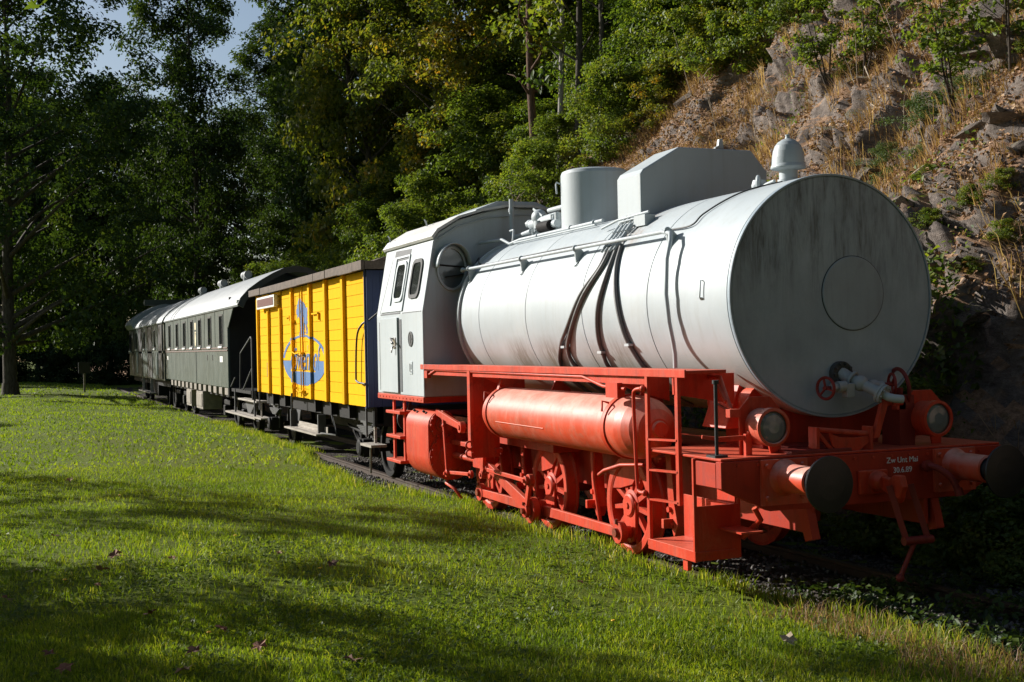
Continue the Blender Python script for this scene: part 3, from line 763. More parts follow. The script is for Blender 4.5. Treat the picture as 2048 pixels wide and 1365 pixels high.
for x in (-3.42, -5.44, -7.42):
    for side in (-1, 1):
        w = link('wheel', rim, LOCO, (x + 4.5, side * .78, .505), (0, 0, 0 if side < 0 else math.pi))
        for k in range(11): link('spoke', spoke, w, (0, 0, 0), (0, 2 * math.pi * k / 11, 0))
        link('hub', hub, w, (0, 0, 0)); link('counterweight', cw, w, (0, 0, 0)); link('crank', pin, w, (0, 0, 0))
    MB().cyl((x, -.72, .505), (x, .72, .505), .085, n=14).build('axle', M['darkred'], LOCO)
PZ = .235
def rod(name, p, q, y, w0, w1, th=.05, ends=(.11, .11), mat='red'):
    m = MB(); p = Vector((p[0], y, p[1])); q = Vector((q[0], y, q[1])); d = (q - p).normalized(); nn = Vector((-d.z, 0, d.x))
    A = [p + nn * w0 / 2, p - nn * w0 / 2, q - nn * w1 / 2, q + nn * w1 / 2]
    vs = [a + Vector((0, s * th / 2, 0)) for s in (-1, 1) for a in A]
    m.add(vs, [(0, 1, 2, 3), (7, 6, 5, 4), (0, 4, 5, 1), (1, 5, 6, 2), (2, 6, 7, 3), (3, 7, 4, 0)])
    for c, e in ((p, ends[0]), (q, ends[1])):
        if e:
            m.lathe([(0, th * .7), (e, th * .7), (e, th * .7), (e + .004, th * .6), (e + .004, -th * .7), (0, -th * .7)], c, (0, -1, 0), 24)
            m.lathe([(0, .05), (e * .45, .05), (e * .45, .05), (e * .5, .03), (e * .5, 0)], c, (0, -1, 0), 12)
    o = m.build(name, M[mat], LOCO, .006)
    for c, e in ((p, ends[0]), (q, ends[1])):
        if e > .075:
            t = MB(); t.lathe([(0, th * .7 + .034), (e * .42, th * .7 + .034), (e * .42, th * .7 + .034), (e * .46, th * .7)], c, (0, -1, 0), 16); t.cyl(c + Vector((0, -th * .8, e * .8)), c + Vector((0, -th * .8, e * 1.25)), .018, n=8)
            t.build('bearing_cap', M['oily'], o)
    return o
rod('coupling_rod', (-5.44, PZ), (-3.42, PZ), -.955, .115, .10)
rod('coupling_rod', (-7.42, PZ), (-5.44, PZ), -.965, .10, .115)
rod('connecting_rod', (-7.0, .68), (-5.44, PZ), -1.07, .10, .16, .06, (.09, .15))
rod('return_crank', (-5.44, PZ), (-5.30, .60), -1.15, .09, .07, .04, (.08, .07))
rod('eccentric_rod', (-5.30, .60), (-6.6, .62), -1.20, .05, .05, .03, (.05, .05))
rod('combination_lever', (-8.02, 1.24), (-7.90, .46), -1.27, .06, .05, .03, (.06, .045))
rod('radius_rod', (-7.99, 1.17), (-6.6, 1.02), -1.24, .07, .07, .035, (.05, .06))
rod('union_link', (-7.90, .47), (-7.05, .52), -1.24, .045, .045, .03, (.045, .045))
rod('expansion_link', (-6.58, 1.18), (-6.66, .55), -1.22, .12, .10, .05, (.05, .05))
rod('reversing_rod', (-8.18, 1.28), (-7.2, 1.12), -1.30, .085, .085, .05, (0, .07))
cr = MB(); cr.box(-7.16, -6.86, -1.17, -.98, .60, .78); cr.box(-8.2, -6.45, -1.12, -1.02, .83, .89); cr.cyl((-8.2, -1.07, .68), (-7.1, -1.07, .68), .042, n=14); cr.cyl((-8.2, -1.07, 1.12), (-7.75, -1.07, 1.12), .03, n=10); cr.box(-7.2, -6.8, -1.14, -1.0, .78, .83)
cr.build('crosshead', M['red'], LOCO, .006)
# cylinder block with bolted covers
cy = MB(); S = []
for k in range(13): t_ = R_(-90 - 90 * k / 12 * 2); S.append((-1.10 + .33 * math.cos(t_), .66 + .33 * math.sin(t_)))
S = [(-1.10 + .33 * math.cos(R_(a)), .66 + .33 * math.sin(R_(a))) for a in range(0, -181, -15)] + [(-1.43 + .0, 1.06)] + [(-1.23 + .20 * math.cos(R_(a)), 1.09 + .20 * math.sin(R_(a))) for a in range(180, -1, -18)] + [(-.8, 1.09)]
cy.prism(S, 'yz', -9.22, -8.20, False)
CY = cy.build('cylinder_block', M['red'], LOCO)
for p in CY.data.polygons:
    p.use_smooth = len(p.vertices) == 4
CY.data.set_sharp_from_angle(angle=R_(40))
for (y, z, rr) in ((-1.10, .66, .325), (-1.22, 1.10, .19)):
    c = MB(); c.lathe([(0, .07), (rr * .55, .06), (rr * .6, .03), (rr * .6, .03), (rr, .028), (rr, .028), (rr, -.002)], (-8.20, y, z), (1, 0, 0), 36)
    nb = 18 if rr > .3 else 12
    c.bolts([(-8.172, y + rr * .9 * math.cos(2 * math.pi * k / nb), z + rr * .9 * math.sin(2 * math.pi * k / nb)) for k in range(nb)], (1, 0, 0), .018, .03)
    c.build('cylinder_cover', M['red'], CY)
MB().cyl((-8.2, -1.22, 1.10), (-7.98, -1.22, 1.10), .07, n=18).build('valve_guide', M['red'], CY)
b = MB(); b.bolts([(x, -1.34, 1.26 - .02 * (i % 2)) for i, x in enumerate((-9.05, -8.9, -8.62, -8.5))], (0, -.8, .6), .02, .03); b.build('chest_bolt', M['iron'], CY)
MB().tube([(-9.1, -1.1, .36), (-9.1, -1.1, .26)], .02, 6).build('drain_cock', M['red'], CY)
dr = MB(); dr.tube([(-8.3, -1.1, .36), (-8.3, -1.15, .28), (-7.95, -1.15, .24), (-7.95, -1.05, .1)], .02, 6); dr.build('drain_cock', M['red'], CY)
# brakes, hangers, sand pipes between the wheels
for x in (-4.42, -6.44, -2.72):
    b = MB(); b.prism([(x, 1.1), (x + .1, 1.1), (x + .16, .6), (x + .22, .40), (x + .14, .28), (x + .06, .45), (x + .03, .7)], 'xz', -.80, -.70); b.bar((x + .1, -.9, .42), (x + .1, .9, .42), .05, .09)
    b.bolts([(x + .08, -.80, .55), (x + .12, -.80, .40)], (0, -1, 0), .03, .03)
    b.build('brake_hanger', M['red'], LOCO, .004)
for x in (-4.0, -5.98):
    MB().box(x - .22, x + .02, -.70, -.64, .52, .76).tube([(x - .3, -.8, 1.2), (x - .28, -.82, .7), (x - .16, -.80, .14)], .025, 8).build('spring_hanger', M['red'], LOCO, .004)
for x in (-3.42, -5.44, -7.42):
    b = MB()
    for k in range(6): b.box(x - .42 + .05 * k, x + .42 - .05 * k, -.60 - .09, -.60, 1.02 - .03 * k - .028, 1.02 - .03 * k)
    b.box(x - .06, x + .06, -.70, -.6, .72, 1.05)
    b.build('leaf_spring', M['red'], LOCO)
MB().tube([(-2.42, -1.2, 1.02), (-2.7, -1.3, 1.0), (-2.95, -1.35, .93), (-3.05, -1.36, .88)], .02, 6).build('sand_lever', M['red'], LOCO)

# ---- cab steps behind the cylinder
st = MB()
for x in (-9.95, -9.42): st.box(x - .035, x + .035, -1.40, -1.37, .50, 1.41)
CS = st.build('cab_steps', M['red'], LOCO, .004)
for z in (1.22, .86, .50): MB().box(-10.08, -9.36, -1.48, -1.24, z - .025, z + .02).build('tread', M['red'], CS, .006)
MB().tube(smooth_path([(-9.7, -1.2, 1.4), (-9.72, -1.25, 1.15), (-9.60, -1.25, .9), (-9.5, -1.25, .82), (-9.45, -1.2, 1.1)], 5), .02, 8).build('brake_hose', M['rubber'], LOCO)
# ---- front ladder and corner step
la = MB(); la.box(-1.875, -1.825, -1.465, -1.435, .37, 1.90); la.box(-1.335, -1.29, -1.465, -1.435, .78, 1.90); la.box(-1.39, -1.345, -1.44, -1.40, .78, 1.88)
LA = la.build('front_ladder', M['red'], LOCO, .003)
for z in (1.33, 1.06, .80): MB().bar((-1.84, -1.44, z - .02), (-1.31, -1.44, z), .05, .016).build('rung', M['red'], LA)
MB().tube(smooth_path([(-1.90, -1.49, 1.76), (-1.99, -1.50, 1.74), (-2.02, -1.50, 1.66), (-2.0, -1.5, 1.2), (-1.98, -1.50, .90), (-1.95, -1.50, .84), (-1.88, -1.49, .83)], 4), .018, 8).ball((-1.88, -1.48, 1.76), .03, 5).ball((-1.88, -1.48, .83), .03, 5).build('ladder_grip', M['red'], LA)
cs = MB(); cs.box(-1.86, -1.04, -1.46, -1.08, .395, .425); cs.box(-1.86, -1.04, -1.468, -1.448, .34, .43); cs.box(-1.86, -1.06, -1.10, -1.08, .42, .80); cs.box(-1.30, -1.22, -1.44, -1.40, .24, .34)
CST = cs.build('corner_step', M['red'], LOCO, .003)
fp = MB(); fp.box(-1.075, -1.045, -1.47, -1.44, .345, 1.20)
fp.box(-1.07, -1.05, -1.44, -1.02, .345, .80); fp.box(-1.07, -1.05, -1.04, -1.02, .80, 1.0); fp.box(-1.36, -1.07, -1.062, -1.042, .42, 1.0)
fp.build('step_plate', M['red'], CST, .003)
MB().box(-1.06, -.70, -1.24, -1.03, .60, .615).build('inner_tread', M['red'], CST)

# ---- buffer beam and its fittings
bb = MB(); bb.prism([(-1.455, .985), (-1.455, 1.20), (1.42, 1.20), (1.42, .985), (1.0, .78), (-1.0, .78)], 'yz', -.72, -.635)
bb.box(-1.06, -.72, -1.455, -1.435, .985, 1.185); bb.box(-1.06, -.72, 1.40, 1.42, .985, 1.185)
BB = bb.build('buffer_beam', M['shadedred'], LOCO, .005)
MB().box(-1.95, -.66, -1.44, 1.42, 1.202, 1.222).build('front_deck', M['red'], LOCO, .004)
b = MB(); b.box(-1.0, -.68, -.75, -.15, 1.222, 1.25); b.box(-1.3, -1.02, -.55, .2, 1.222, 1.26); b.build('tread_plate', M['darkred'], LOCO, .003)
for s in (-1, 1):
    y = .875 * s
    a = MB(); a.box(-.635, -.605, y - .22, y + .22, .83, 1.2)
    a.bolts([(-.605, y + i * .17, 1.02 + j * .13) for i in (-1, 1) for j in (-1, 1)], (1, 0, 0), .022, .03)
    a.lathe([(.15, -.605), (.15, -.605), (.118, -.55), (.115, -.22), (.115, -.22), (.10, -.21)], (0, y, 1.05), (1, 0, 0), 36)
    B_ = a.build('buffer', M['airtank'], LOCO, 0)
    MB().lathe([(.085, -.22), (.085, -.04)], (0, y, 1.05), (1, 0, 0), 24).build('plunger', M['black'], B_)
    MB().lathe([(.06, -.055), (.215, -.035), (.215, -.035), (.221, -.022), (.216, -.012), (.216, -.012), (.12, .0), (0, .006)], (0, y, 1.05), (1, 0, 0), 48).build('buffer_head', M['disc'], B_)
    # headlight on its plate
    y = -.92 if s < 0 else .77
    hl = MB(); hl.lathe([(0, -.27), (.10, -.26), (.145, -.21), (.15, -.20), (.15, -.05), (.15, -.05), (.158, -.05), (.158, -.05), (.158, .0), (.158, .0), (.135, .005), (.128, -.01)], (-.68, y, 1.455), (1, 0, 0), 40)
    hl.torus((-.735, y, 1.455), (1, 0, 0), .153, .006, 40, 6)
    HL = hl.build('headlight', M['airtank'] if s < 0 else M['red'], LOCO)
    MB().lathe([(.130, -.012), (.10, .004), (.05, .014), (0, .016)], (-.69, y, 1.455), (1, 0, 0), 32).build('lens', M['lens'], HL)
    pr = MB(); pr.prism([(y - .20, 1.22), (y - .20, 1.60), (y - .10, 1.70), (y + .10, 1.70), (y + .20, 1.60), (y + .20, 1.22), (y + .10, 1.22), (y + .08, 1.30), (y - .08, 1.30), (y - .1, 1.22)], 'yz', -.90, -.88); pr.box(-.93, -.86, y - .30, y - .20, 1.535, 1.605)
    pr.build('headlight_plate', M['red'], LOCO, .003)
MB().tube([(-1.37, -1.10, 1.86), (-1.2, -1.10, 1.86), (-.93, -1.16, 1.58)], .018, 8).build('lamp_conduit', M['red'], LOCO)
MB().tube([(-1.4, -1.0, 1.62), (-.95, -1.14, 1.57)], .012, 6).build('lamp_wire', M['darkred'], LOCO)
MB().tube([(-1.2, -1.12, 1.80), (-1.02, -1.15, 1.66)], .022, 8).build('lamp_wire', M['red'], LOCO)
MB().cyl((-.85, -1.36, 1.20), (-.85, -1.36, 1.84), .016, n=10).lathe([(.028, 0), (.028, .03), (0, .03)], (-.85, -1.36, 1.82), (0, 0, 1), 12).box(-.92, -.78, -1.42, -1.30, 1.222, 1.24).build('lamp_rod', M['black'], LOCO)
k = MB(); k.box(-.86, -.82, -1.10, -1.04, 1.22, 1.40); k.bar((-.84, -1.07, 1.37), (-.90, -1.34, 1.36), .03, .04); k.bar((-.9, -1.30, 1.36), (-.95, -1.44, 1.385), .03, .03); k.ball((-.84, -1.05, 1.41), .03, 5)
k.build('shunter_latch', M['red'], LOCO, .003)
# filling valve with two hand wheels
fv = MB(); P0 = Vector((-1.06, .04, 1.86)); P1 = Vector((-.72, .20, 1.69)); dv = (P1 - P0).normalized()
fv.lathe([(0, .03), (.105, .03), (.105, .03), (.11, .02), (.11, -.03)], P0, (1, 0, 0), 32)
fv.bolts([(-1.03, .04 + .088 * math.cos(2 * math.pi * q / 10), 1.86 + .088 * math.sin(2 * math.pi * q / 10)) for q in range(10)], (1, 0, 0), .013, .022)
fv.build('tank_flange', M['greyiron'], LOCO)
fv = MB(); fv.cyl(P0, P0 + dv * .12, .062, .05, n=20); fv.cyl(P0 + dv * .08, P1, .045, .05, n=20); fv.ball(P0 + dv * .2, .07, 9)
fv.lathe([(0, -.024), (.088, -.024), (.088, -.024), (.088, .0), (.088, .0), (0, .0)], P1, dv, 28); fv.lathe([(0, .004), (.088, .004), (.088, .004), (.088, .026), (.088, .026), (0, .026)], P1, dv, 28)
fv.lathe([(.055, -.02), (.075, -.02), (.075, -.02), (.075, .0), (.055, .0)], P0 + dv * .13, dv, 24)
an = dv.orthogonal().normalized(); bn = dv.cross(an)
fv.bolts([P1 + dv * .026 + (an * math.cos(2 * math.pi * q / 8) + bn * math.sin(2 * math.pi * q / 8)) * .07 for q in range(8)], dv, .010, .015)
fv.cyl((-.93, -.14, 1.75), (-.90, .36, 1.76), .03, n=14); fv.cyl((-.93, -.10, 1.75), (-.93, -.02, 1.755), .05, n=14); fv.cyl((-.9, .2, 1.757), (-.9, .28, 1.758), .048, n=14); fv.cyl((-.93, -.16, 1.75), (-.93, -.12, 1.75), .04, n=6); fv.box(-.96, -.88, -.03, .05, 1.66, 1.78)
fv.build('filling_valve', M['shaded_dingy'], LOCO, .003)
MB().tube([P1 + dv * .02, P1 + dv * .07, P1 + dv * .10 + Vector((0, .03, 0)), P1 + dv * .12 + Vector((0, .09, .0))], .036, 16).build('filling_pipe', M['white'], LOCO)
for (c, ax) in (((-.93, -.22, 1.745), (.25, -1, 0)), ((-.88, .44, 1.76), (.35, 1, 0))):
    hw = MB(); c = Vector(c); ax = Vector(ax).normalized(); hw.torus(c, ax, .092, .013, 28, 8)
    a = ax.orthogonal().normalized(); b = ax.cross(a)
    for q in range(3): hw.bar(c, c + (a * math.cos(q * 2.094) + b * math.sin(q * 2.094)) * .09, .018, .013)
    hw.cyl(c - ax * .10, c + ax * .02, .018, n=10)
    hw.build('hand_wheel', M['darkred'], LOCO)
# hinged lever gear on the deck
lv = MB(); lv.cyl((-.80, -.40, 1.40), (-.72, .13, 1.345), .027, n=12); lv.box(-.86, -.74, -.46, -.43, 1.22, 1.43); lv.box(-.80, -.68, .045, .07, 1.22, 1.42); lv.bar((-.8, -.43, 1.40), (-.74, -.30, 1.215), .10, .03)
LV = lv.build('lever_shaft', M['red'], LOCO, .003)
MB().prism([(-.36, 1.38), (-.26, 1.34), (-.1, 1.33), (.05, 1.34), (.05, 1.29), (-.12, 1.19), (-.24, 1.19), (-.33, 1.27)], 'yz', -.72, -.70).build('lever_plate', M['red'], LV)
MB().prism([(.08, 1.32), (.14, 1.32), (.26, 1.66), (.20, 1.67)], 'yz', -.73, -.69).build('lever_arm', M['red'], LV)
MB().box(-.80, -.70, .22, .42, 1.585, 1.66).bolts([(-.70, .30, 1.60)], (1, 0, 0), .02, .02).build('lever_head', M['red'], LV, .01)
hp = MB(); hp.torus((-1.0, .62, 1.72), (.2, 1, .1), .17, .018, 28, 8); hp.build('brake_wheel', M['darkred'], LOCO)
MB().cyl((-1.0, .62, 1.2), (-1.0, .62, 1.72), .03, n=10).box(-1.1, -.86, .5, .66, 1.222, 1.66).build('brake_stand', M['darkred'], LOCO)
# draw hook and screw coupling
hk = MB(); hk.box(-.635, -.60, -.14, .15, .86, 1.06); hk.prism([(-.60, 1.03), (-.42, 1.0), (-.36, 1.04), (-.28, 1.04), (-.25, .95), (-.30, .85), (-.42, .87), (-.60, .93)], 'xz', .01, .07)
hk.lathe([(0, .12), (.05, .115), (.08, .08), (.09, 0)], (-.62, .03, .97), (1, 0, 0), 16)
HK = hk.build('draw_hook', M['red'], LOCO, .01, 2)
MB().ball((-.42, .12, .87), .062, 8, (.8, .7, 1.3)).build('coupling_counterweight', M['red'], HK)
sc = MB()
for y in (-.02, .20): sc.bar((-.38, y, .95), (-.30, y + .10, .50), .025, .05)
sc.cyl((-.30, .05, .50), (-.30, .34, .50), .035, n=12); sc.cyl((-.30, .18, .52), (-.33, .03, .20), .02, n=8); sc.ball((-.33, .03, .20), .035, 6)
sc.build('screw_coupling', M['darkred'], HK)
bh = MB(); bh.tube(smooth_path([(-.63, .55, 1.06), (-.55, .56, 1.07), (-.48, .62, 1.03), (-.43, .68, .96), (-.41, .72, .86)], 5), .028, 10); bh.cyl((-.41, .72, .88), (-.40, .73, .82), .036, n=10); bh.cyl((-.6, .55, 1.06), (-.56, .555, 1.07), .05, n=10)
bh.build('brake_pipe', M['darkred'], BB)
for y in (-.62, .66):
    MB().prism([(-.80, .80), (-.66, .80), (-.58, .53), (-.68, .50)], 'xz', y - .02, y + .06).build('rail_guard', M['shadedred'], LOCO)
MB().tube([(-.75, -1.08, .80), (-.75, -1.02, .70), (-1.02, -1.02, .52)], .025, 6).build('step_stay', M['red'], LOCO)

def text_obj(name, body, size, mat, parent, loc, rot, shear=0., extrude=.002, sx=1., label=None):
    cu = bpy.data.curves.new(name, 'FONT'); cu.body = body; cu.size = size; cu.extrude = extrude; cu.shear = shear; cu.align_x = 'CENTER'
    t = bpy.data.objects.new('tmp', cu); COL.objects.link(t)
    bpy.context.view_layer.update()
    me = bpy.data.meshes.new_from_object(t.evaluated_get(bpy.context.evaluated_depsgraph_get()))
    bpy.data.objects.remove(t)
    me.materials.clear(); me.materials.append(mat)
    o = link(name, me, parent, Vector(loc) - origin(parent), rot); o.scale = (sx, 1, 1)
    if label: o['label'] = label
    return o
text_obj('lettering', 'Zw Unt Mai', .068, M['letter'], BB, (-.632, .33, 1.105), (R_(90), 0, R_(90)))
text_obj('lettering', '30.6.89', .068, M['letter'], BB, (-.632, .33, 1.02), (R_(90), 0, R_(90)))

# ------------------------------------------------------------------ yellow goods wagon
WAG = thing('goods_wagon', 'yellow and blue planked goods wagon coupled behind the grey locomotive', 'railway wagon', (-16.05, 0, 0))
XA, XZ, WZ0, WZ1 = -11.36, -20.75, 1.22, 3.43
MB().box(XZ + .03, XA - .03, -1.36, 1.38, WZ0, WZ1).build('body', M['navy'], WAG)
posts = [(-20.70, .12, WZ1), (-19.43, .13, 3.04), (-18.13, .15, 3.06), (-16.93, .13, WZ1), (-16.08, .05, WZ1), (-15.30, .15, WZ1), (-14.04, .15, WZ1), (-12.74, .16, WZ1), (-11.41, .10, WZ1)]
pm = {}
for x, w, zt in posts:
    d = .06 if w > .11 else .025
    MB().box(x - w / 2, x + w / 2, -1.40 - d, -1.37, WZ0, zt).build('post', M['yellow'], WAG, .008)
PW = .184
for (xa, wa, _), (xb, wb, _) in zip(posts[:-1], posts[1:]):
    a = xa + wa / 2; b = xb - wb / 2
    me = MB().box(a + .002, b - .002, -1.40, -1.372, .003, PW - .004).mesh('plank', M['yellow'], ((a + b) / 2, -1.40, 0))
    for k in range(12):
        o = link('plank', me, WAG, Vector(((a + b) / 2, -1.40 + rnd.uniform(-.003, .0025), WZ0 + PW * k)) - WAG.location, (rnd.uniform(-.006, .006), 0, rnd.uniform(-.0012, .0012)))
for k in range(14):  # end wall boards
    w = 2.72 / 14
    MB().box(XA - .03, XA + rnd.uniform(-.002, .003), -1.36 + k * w + .002, -1.36 + (k + 1) * w - .003, WZ0, WZ1).build('end_plank', M['navy'], WAG)
for y in (-1.36, -.62, .62, 1.3): MB().box(XA, XA + .07, y - .05, y + .05, WZ0, WZ1).build('end_post', M['navy'], WAG, .006)
MB().box(XA, XA + .02, -1.44, -1.36, WZ0 - .02, WZ1).build('corner_angle', M['navy'], WAG, .003)
MB().lathe([(.05, 0), (.05, .02), (0, .03)], (XA + .07, -1.1, 1.62), (1, 0, 0), 14).build('end_bolt', M['greyiron'], WAG)
# roof: shallow arc in strips with a rough board along the eave
arc = [(-1.52 + 3.04 * k / 10, 3.50 + .30 * (1 - (2 * k / 10 - 1) ** 2)) for k in range(11)]
MB().prism(arc + [(y, z - .05) for y, z in arc[::-1]], 'yz', -21.05, -11.05).build('roof', M['roofwood'], WAG)
x = -21.1
while x < -11.1:
    l = rnd.uniform(.9, 1.6); b = min(x + l, -11.02)
    MB().box(x, b - .006, -1.56 + rnd.uniform(-.006, .006), -1.51, 3.42 + rnd.uniform(-.01, .006), 3.56 + rnd.uniform(-.006, .01)).build('fascia_board', M['roofwood'], WAG, .006)
    x += l
MB().box(-11.10, -11.03, -1.50, 1.5, 3.43, 3.56).build('end_fascia', M['roofwood'], WAG)
# destination board
s = MB(); s.box(-20.22, -18.22, -1.54, -1.46, 3.10, 3.36); s.box(-20.1, -18.3, -1.46, -1.40, 3.14, 3.32)
SB = s.build('sign_board', M['signwhite'], WAG, .006)
MB().box(-20.13, -18.31, -1.548, -1.54, 3.145, 3.315).build('sign_panel', M['maroon'], SB)
# door fittings
f = MB()
f.box(-17.62, -17.18, -1.44, -1.42, 2.84, 2.87); f.box(-17.20, -17.16, -1.44, -1.41, 2.76, 2.87)
f.box(-15.15, -14.60, -1.44, -1.42, 2.83, 2.86); f.box(-14.66, -14.60, -1.44, -1.41, 2.72, 2.86)
for x in (-16.80, -16.0): f.cyl((x, -1.47, 1.25), (x, -1.47, 3.3), .012, n=6)
for x, z in ((-16.80, 2.75), (-16.80, 1.4), (-16.0, 1.35), (-16.0, 2.1)): f.box(x - .06, x + .06, -1.49, -1.40, z - .02, z + .02)
f.tube([(-16.8, -1.47, 2.13), (-16.5, -1.48, 2.09), (-16.1, -1.48, 2.11)], .014, 6)
f.tube([(-16.4, -1.48, 1.38), (-16.1, -1.49, 1.33), (-15.8, -1.48, 1.38)], .014, 6); f.tube([(-16.75, -1.46, 1.52), (-16.7, -1.5, 1.45), (-16.75, -1.47, 1.32)], .014, 6)
f.build('door_bar', M['yellow'], WAG)
MB().box(-19.82, -19.72, -1.408, -1.395, 1.58, 1.90).build('label_slot', M['dark'], WAG)
MB().tube([(-16.78, -1.5, 1.3), (-16.78, -1.5, .95)], .02, 8).build('lock_rod', M['greyiron'], WAG)
MB().tube(smooth_path([(-11.32, -1.38, 2.62), (-11.45, -1.46, 2.55), (-11.72, -1.47, 2.35), (-11.82, -1.47, 1.75), (-11.75, -1.47, 1.63), (-11.34, -1.45, 1.60)], 5), .017, 8).build('grab_rail', M['black'], WAG)
MB().tube([(-11.3, -1.38, 2.62), (-10.9, -1.35, 2.72), (-10.6, -1.30, 2.85)], .014, 6).build('hose', M['black'], WAG)

# painted emblem: ring and half disc with the beast standing on it, laid on boards and posts as thin paint
LION = [(300, 130), (312, 104), (322, 95), (345, 120), (358, 150), (372, 165), (388, 205), (392, 238), (412, 228), (428, 240), (440, 285), (446, 330), (440, 390), (447, 440), (440, 480), (443, 555), (424, 555), (426, 490), (412, 425), (405, 400), (403, 450), (412, 500), (412, 555), (386, 555), (392, 520), (384, 450), (376, 405), (370, 470), (366, 520), (370, 560), (306, 560), (314, 520), (330, 470), (328, 420), (316, 370), (306, 330), (296, 335), (284, 360), (288, 320), (276, 285), (276, 245), (286, 215), (284, 185), (296, 165)]
LION = [(-15.90 + (u - 375) / 172 * 1.26, 2.47 + (560 - v) / 465 * .73) for u, v in LION]
SLIT = [((-16.30, 2.75), (-16.18, 3.02)), ((-16.02, 2.55), (-15.98, 2.85)), ((-15.68, 2.72), (-15.60, 2.92)), ((-16.16, 2.50), (-16.13, 2.70)), ((-15.74, 2.50), (-15.70, 2.66)), ((-16.28, 3.05), (-16.22, 3.12))]
def inpoly(x, z, P):
    c = False; n = len(P); j = n - 1
    for i in range(n):
        if (P[i][1] > z) != (P[j][1] > z) and x < (P[j][0] - P[i][0]) * (z - P[i][1]) / (P[j][1] - P[i][1]) + P[i][0]: c = not c
        j = i
    return c
def emblem(x, z):
    ex, ez = (x + 16.07) / 1.93, (z - 1.965) / .50
    r = math.hypot(ex, ez)
    if r <= 1:
        if z < 1.955: return not (-17.08 < x < -15.05 and z > 1.735)
        if r > .915 and ez > .10: return True
        return False
    if 2.44 < z and inpoly(x, z, LION):
        return not any(abs((x - a[0]) - (b[0] - a[0]) * (z - a[1]) / (b[1] - a[1])) < .022 and a[1] < z < b[1] for a, b in SLIT)
    return False
E_ = MB(); dx, dz = .025, .010
x = -18.02
while x < -14.1:
    xm = x + dx / 2; off = .006
    for px, w, zt in posts:
        if abs(xm - px) < w / 2 + dx / 2: off = (.06 if w > .11 else .025) + .003
    z = 1.44; run = None
    while z < 3.24:
        on = emblem(xm, z + dz / 2)
        if on and run is None: run = z
        if not on and run is not None:
            E_.add([(x, -1.40 - off, run), (x + dx, -1.40 - off, run), (x + dx, -1.40 - off, z), (x, -1.40 - off, z)], [(0, 1, 2, 3)]); run = None
        z += dz
    x += dx
for px, w, zt in posts:       # painted flanks of the posts that cross the emblem
    if -18 < px < -14.3 and w > .11:
        for sgn in (-1, 1):
            xx = px + sgn * (w / 2 + .002); z = 1.44; run = None
            while z < 3.0:
                on = emblem(xx, z + dz / 2)
                if on and run is None: run = z
                if not on and run is not None:
                    E_.add([(xx, -1.40, run), (xx, -1.46, run), (xx, -1.46, z), (xx, -1.40, z)], [(0, 1, 2, 3)]); run = None
                z += dz
E_.build('emblem', M['blue'], WAG)
T_ = text_obj('lettering', 'Löwenhof', .70, M['blue'], WAG, (-16.02, -1.4085, 1.775), (R_(90), 0, 0), .25, .001, .92)
_W = Matrix.LocRotScale(WAG.location, None, None) @ Matrix.LocRotScale(T_.location, T_.rotation_euler, T_.scale); _src = T_.data
def clip(me, a, b, dy, inv=False):
    bm = bmesh.new(); bm.from_mesh(me); bm.transform(_W)
    for x_, s_ in ((a, 1), (b, -1)):
        bmesh.ops.bisect_plane(bm, geom=bm.verts[:] + bm.edges[:] + bm.faces[:], plane_co=(x_, 0, 0), plane_no=(s_, 0, 0), clear_inner=True)
    bmesh.ops.translate(bm, verts=bm.verts, vec=(0, dy, 0)); bm.transform(Matrix.Translation(-WAG.location))
    o = bpy.data.meshes.new('lettering'); bm.to_mesh(o); bm.free(); o.materials.append(M['blue'])
    return o
ed = [-18.4] + sum([[x - w / 2 - .003, x + w / 2 + .003] for x, w, zt in posts if -18 < x < -14.3], []) + [-13.6]
for q in range(len(ed) - 1):
    on_post = q % 2 == 1
    d = 0. if not on_post else (-.060 if ed[q + 1] - ed[q] > .12 else -.025)
    me = clip(_src, ed[q], ed[q + 1], d)
    if len(me.polygons): link('lettering', me, WAG)
bpy.data.objects.remove(T_)

# running gear
u = MB(); u.box(XZ, XA, -1.25, -1.15, .95, WZ0 - .002); u.box(XZ, XA, 1.15, 1.25, .95, WZ0 - .002); u.box(XZ, XZ + .12, -1.2, 1.2, .9, WZ0 - .002); u.box(XA - .12, XA, -1.3, 1.3, .9, WZ0 - .002)
for x in (-12.74, -14.04, -15.3, -18.13, -19.43): u.box(x - .05, x + .05, -1.37, -1.2, .98, WZ0 - .002)
u.cyl((-14.6, -.9, .75), (-12.8, -.9, .6), .03, n=8); u.box(-17.6, -14.8, -.5, .5, .62, .95)
u.build('underframe', M['iron'], WAG)
def rail_wheel(mat):
    w = MB(); R = .5
    w.lathe([(0, -.02), (.12, -.02), (.12, .02), (.40, .01), (.41, .05), (.42, .065), (R - .01, .065), (R - .01, .065), (R, .055), (R, -.05), (R + .028, -.06), (R + .028, -.075), (.42, -.075), (.40, -.02)], (0, 0, 0), (0, -1, 0), 40)
    return w.mesh('wheel', mat)
RW = rail_wheel(M['iron'])
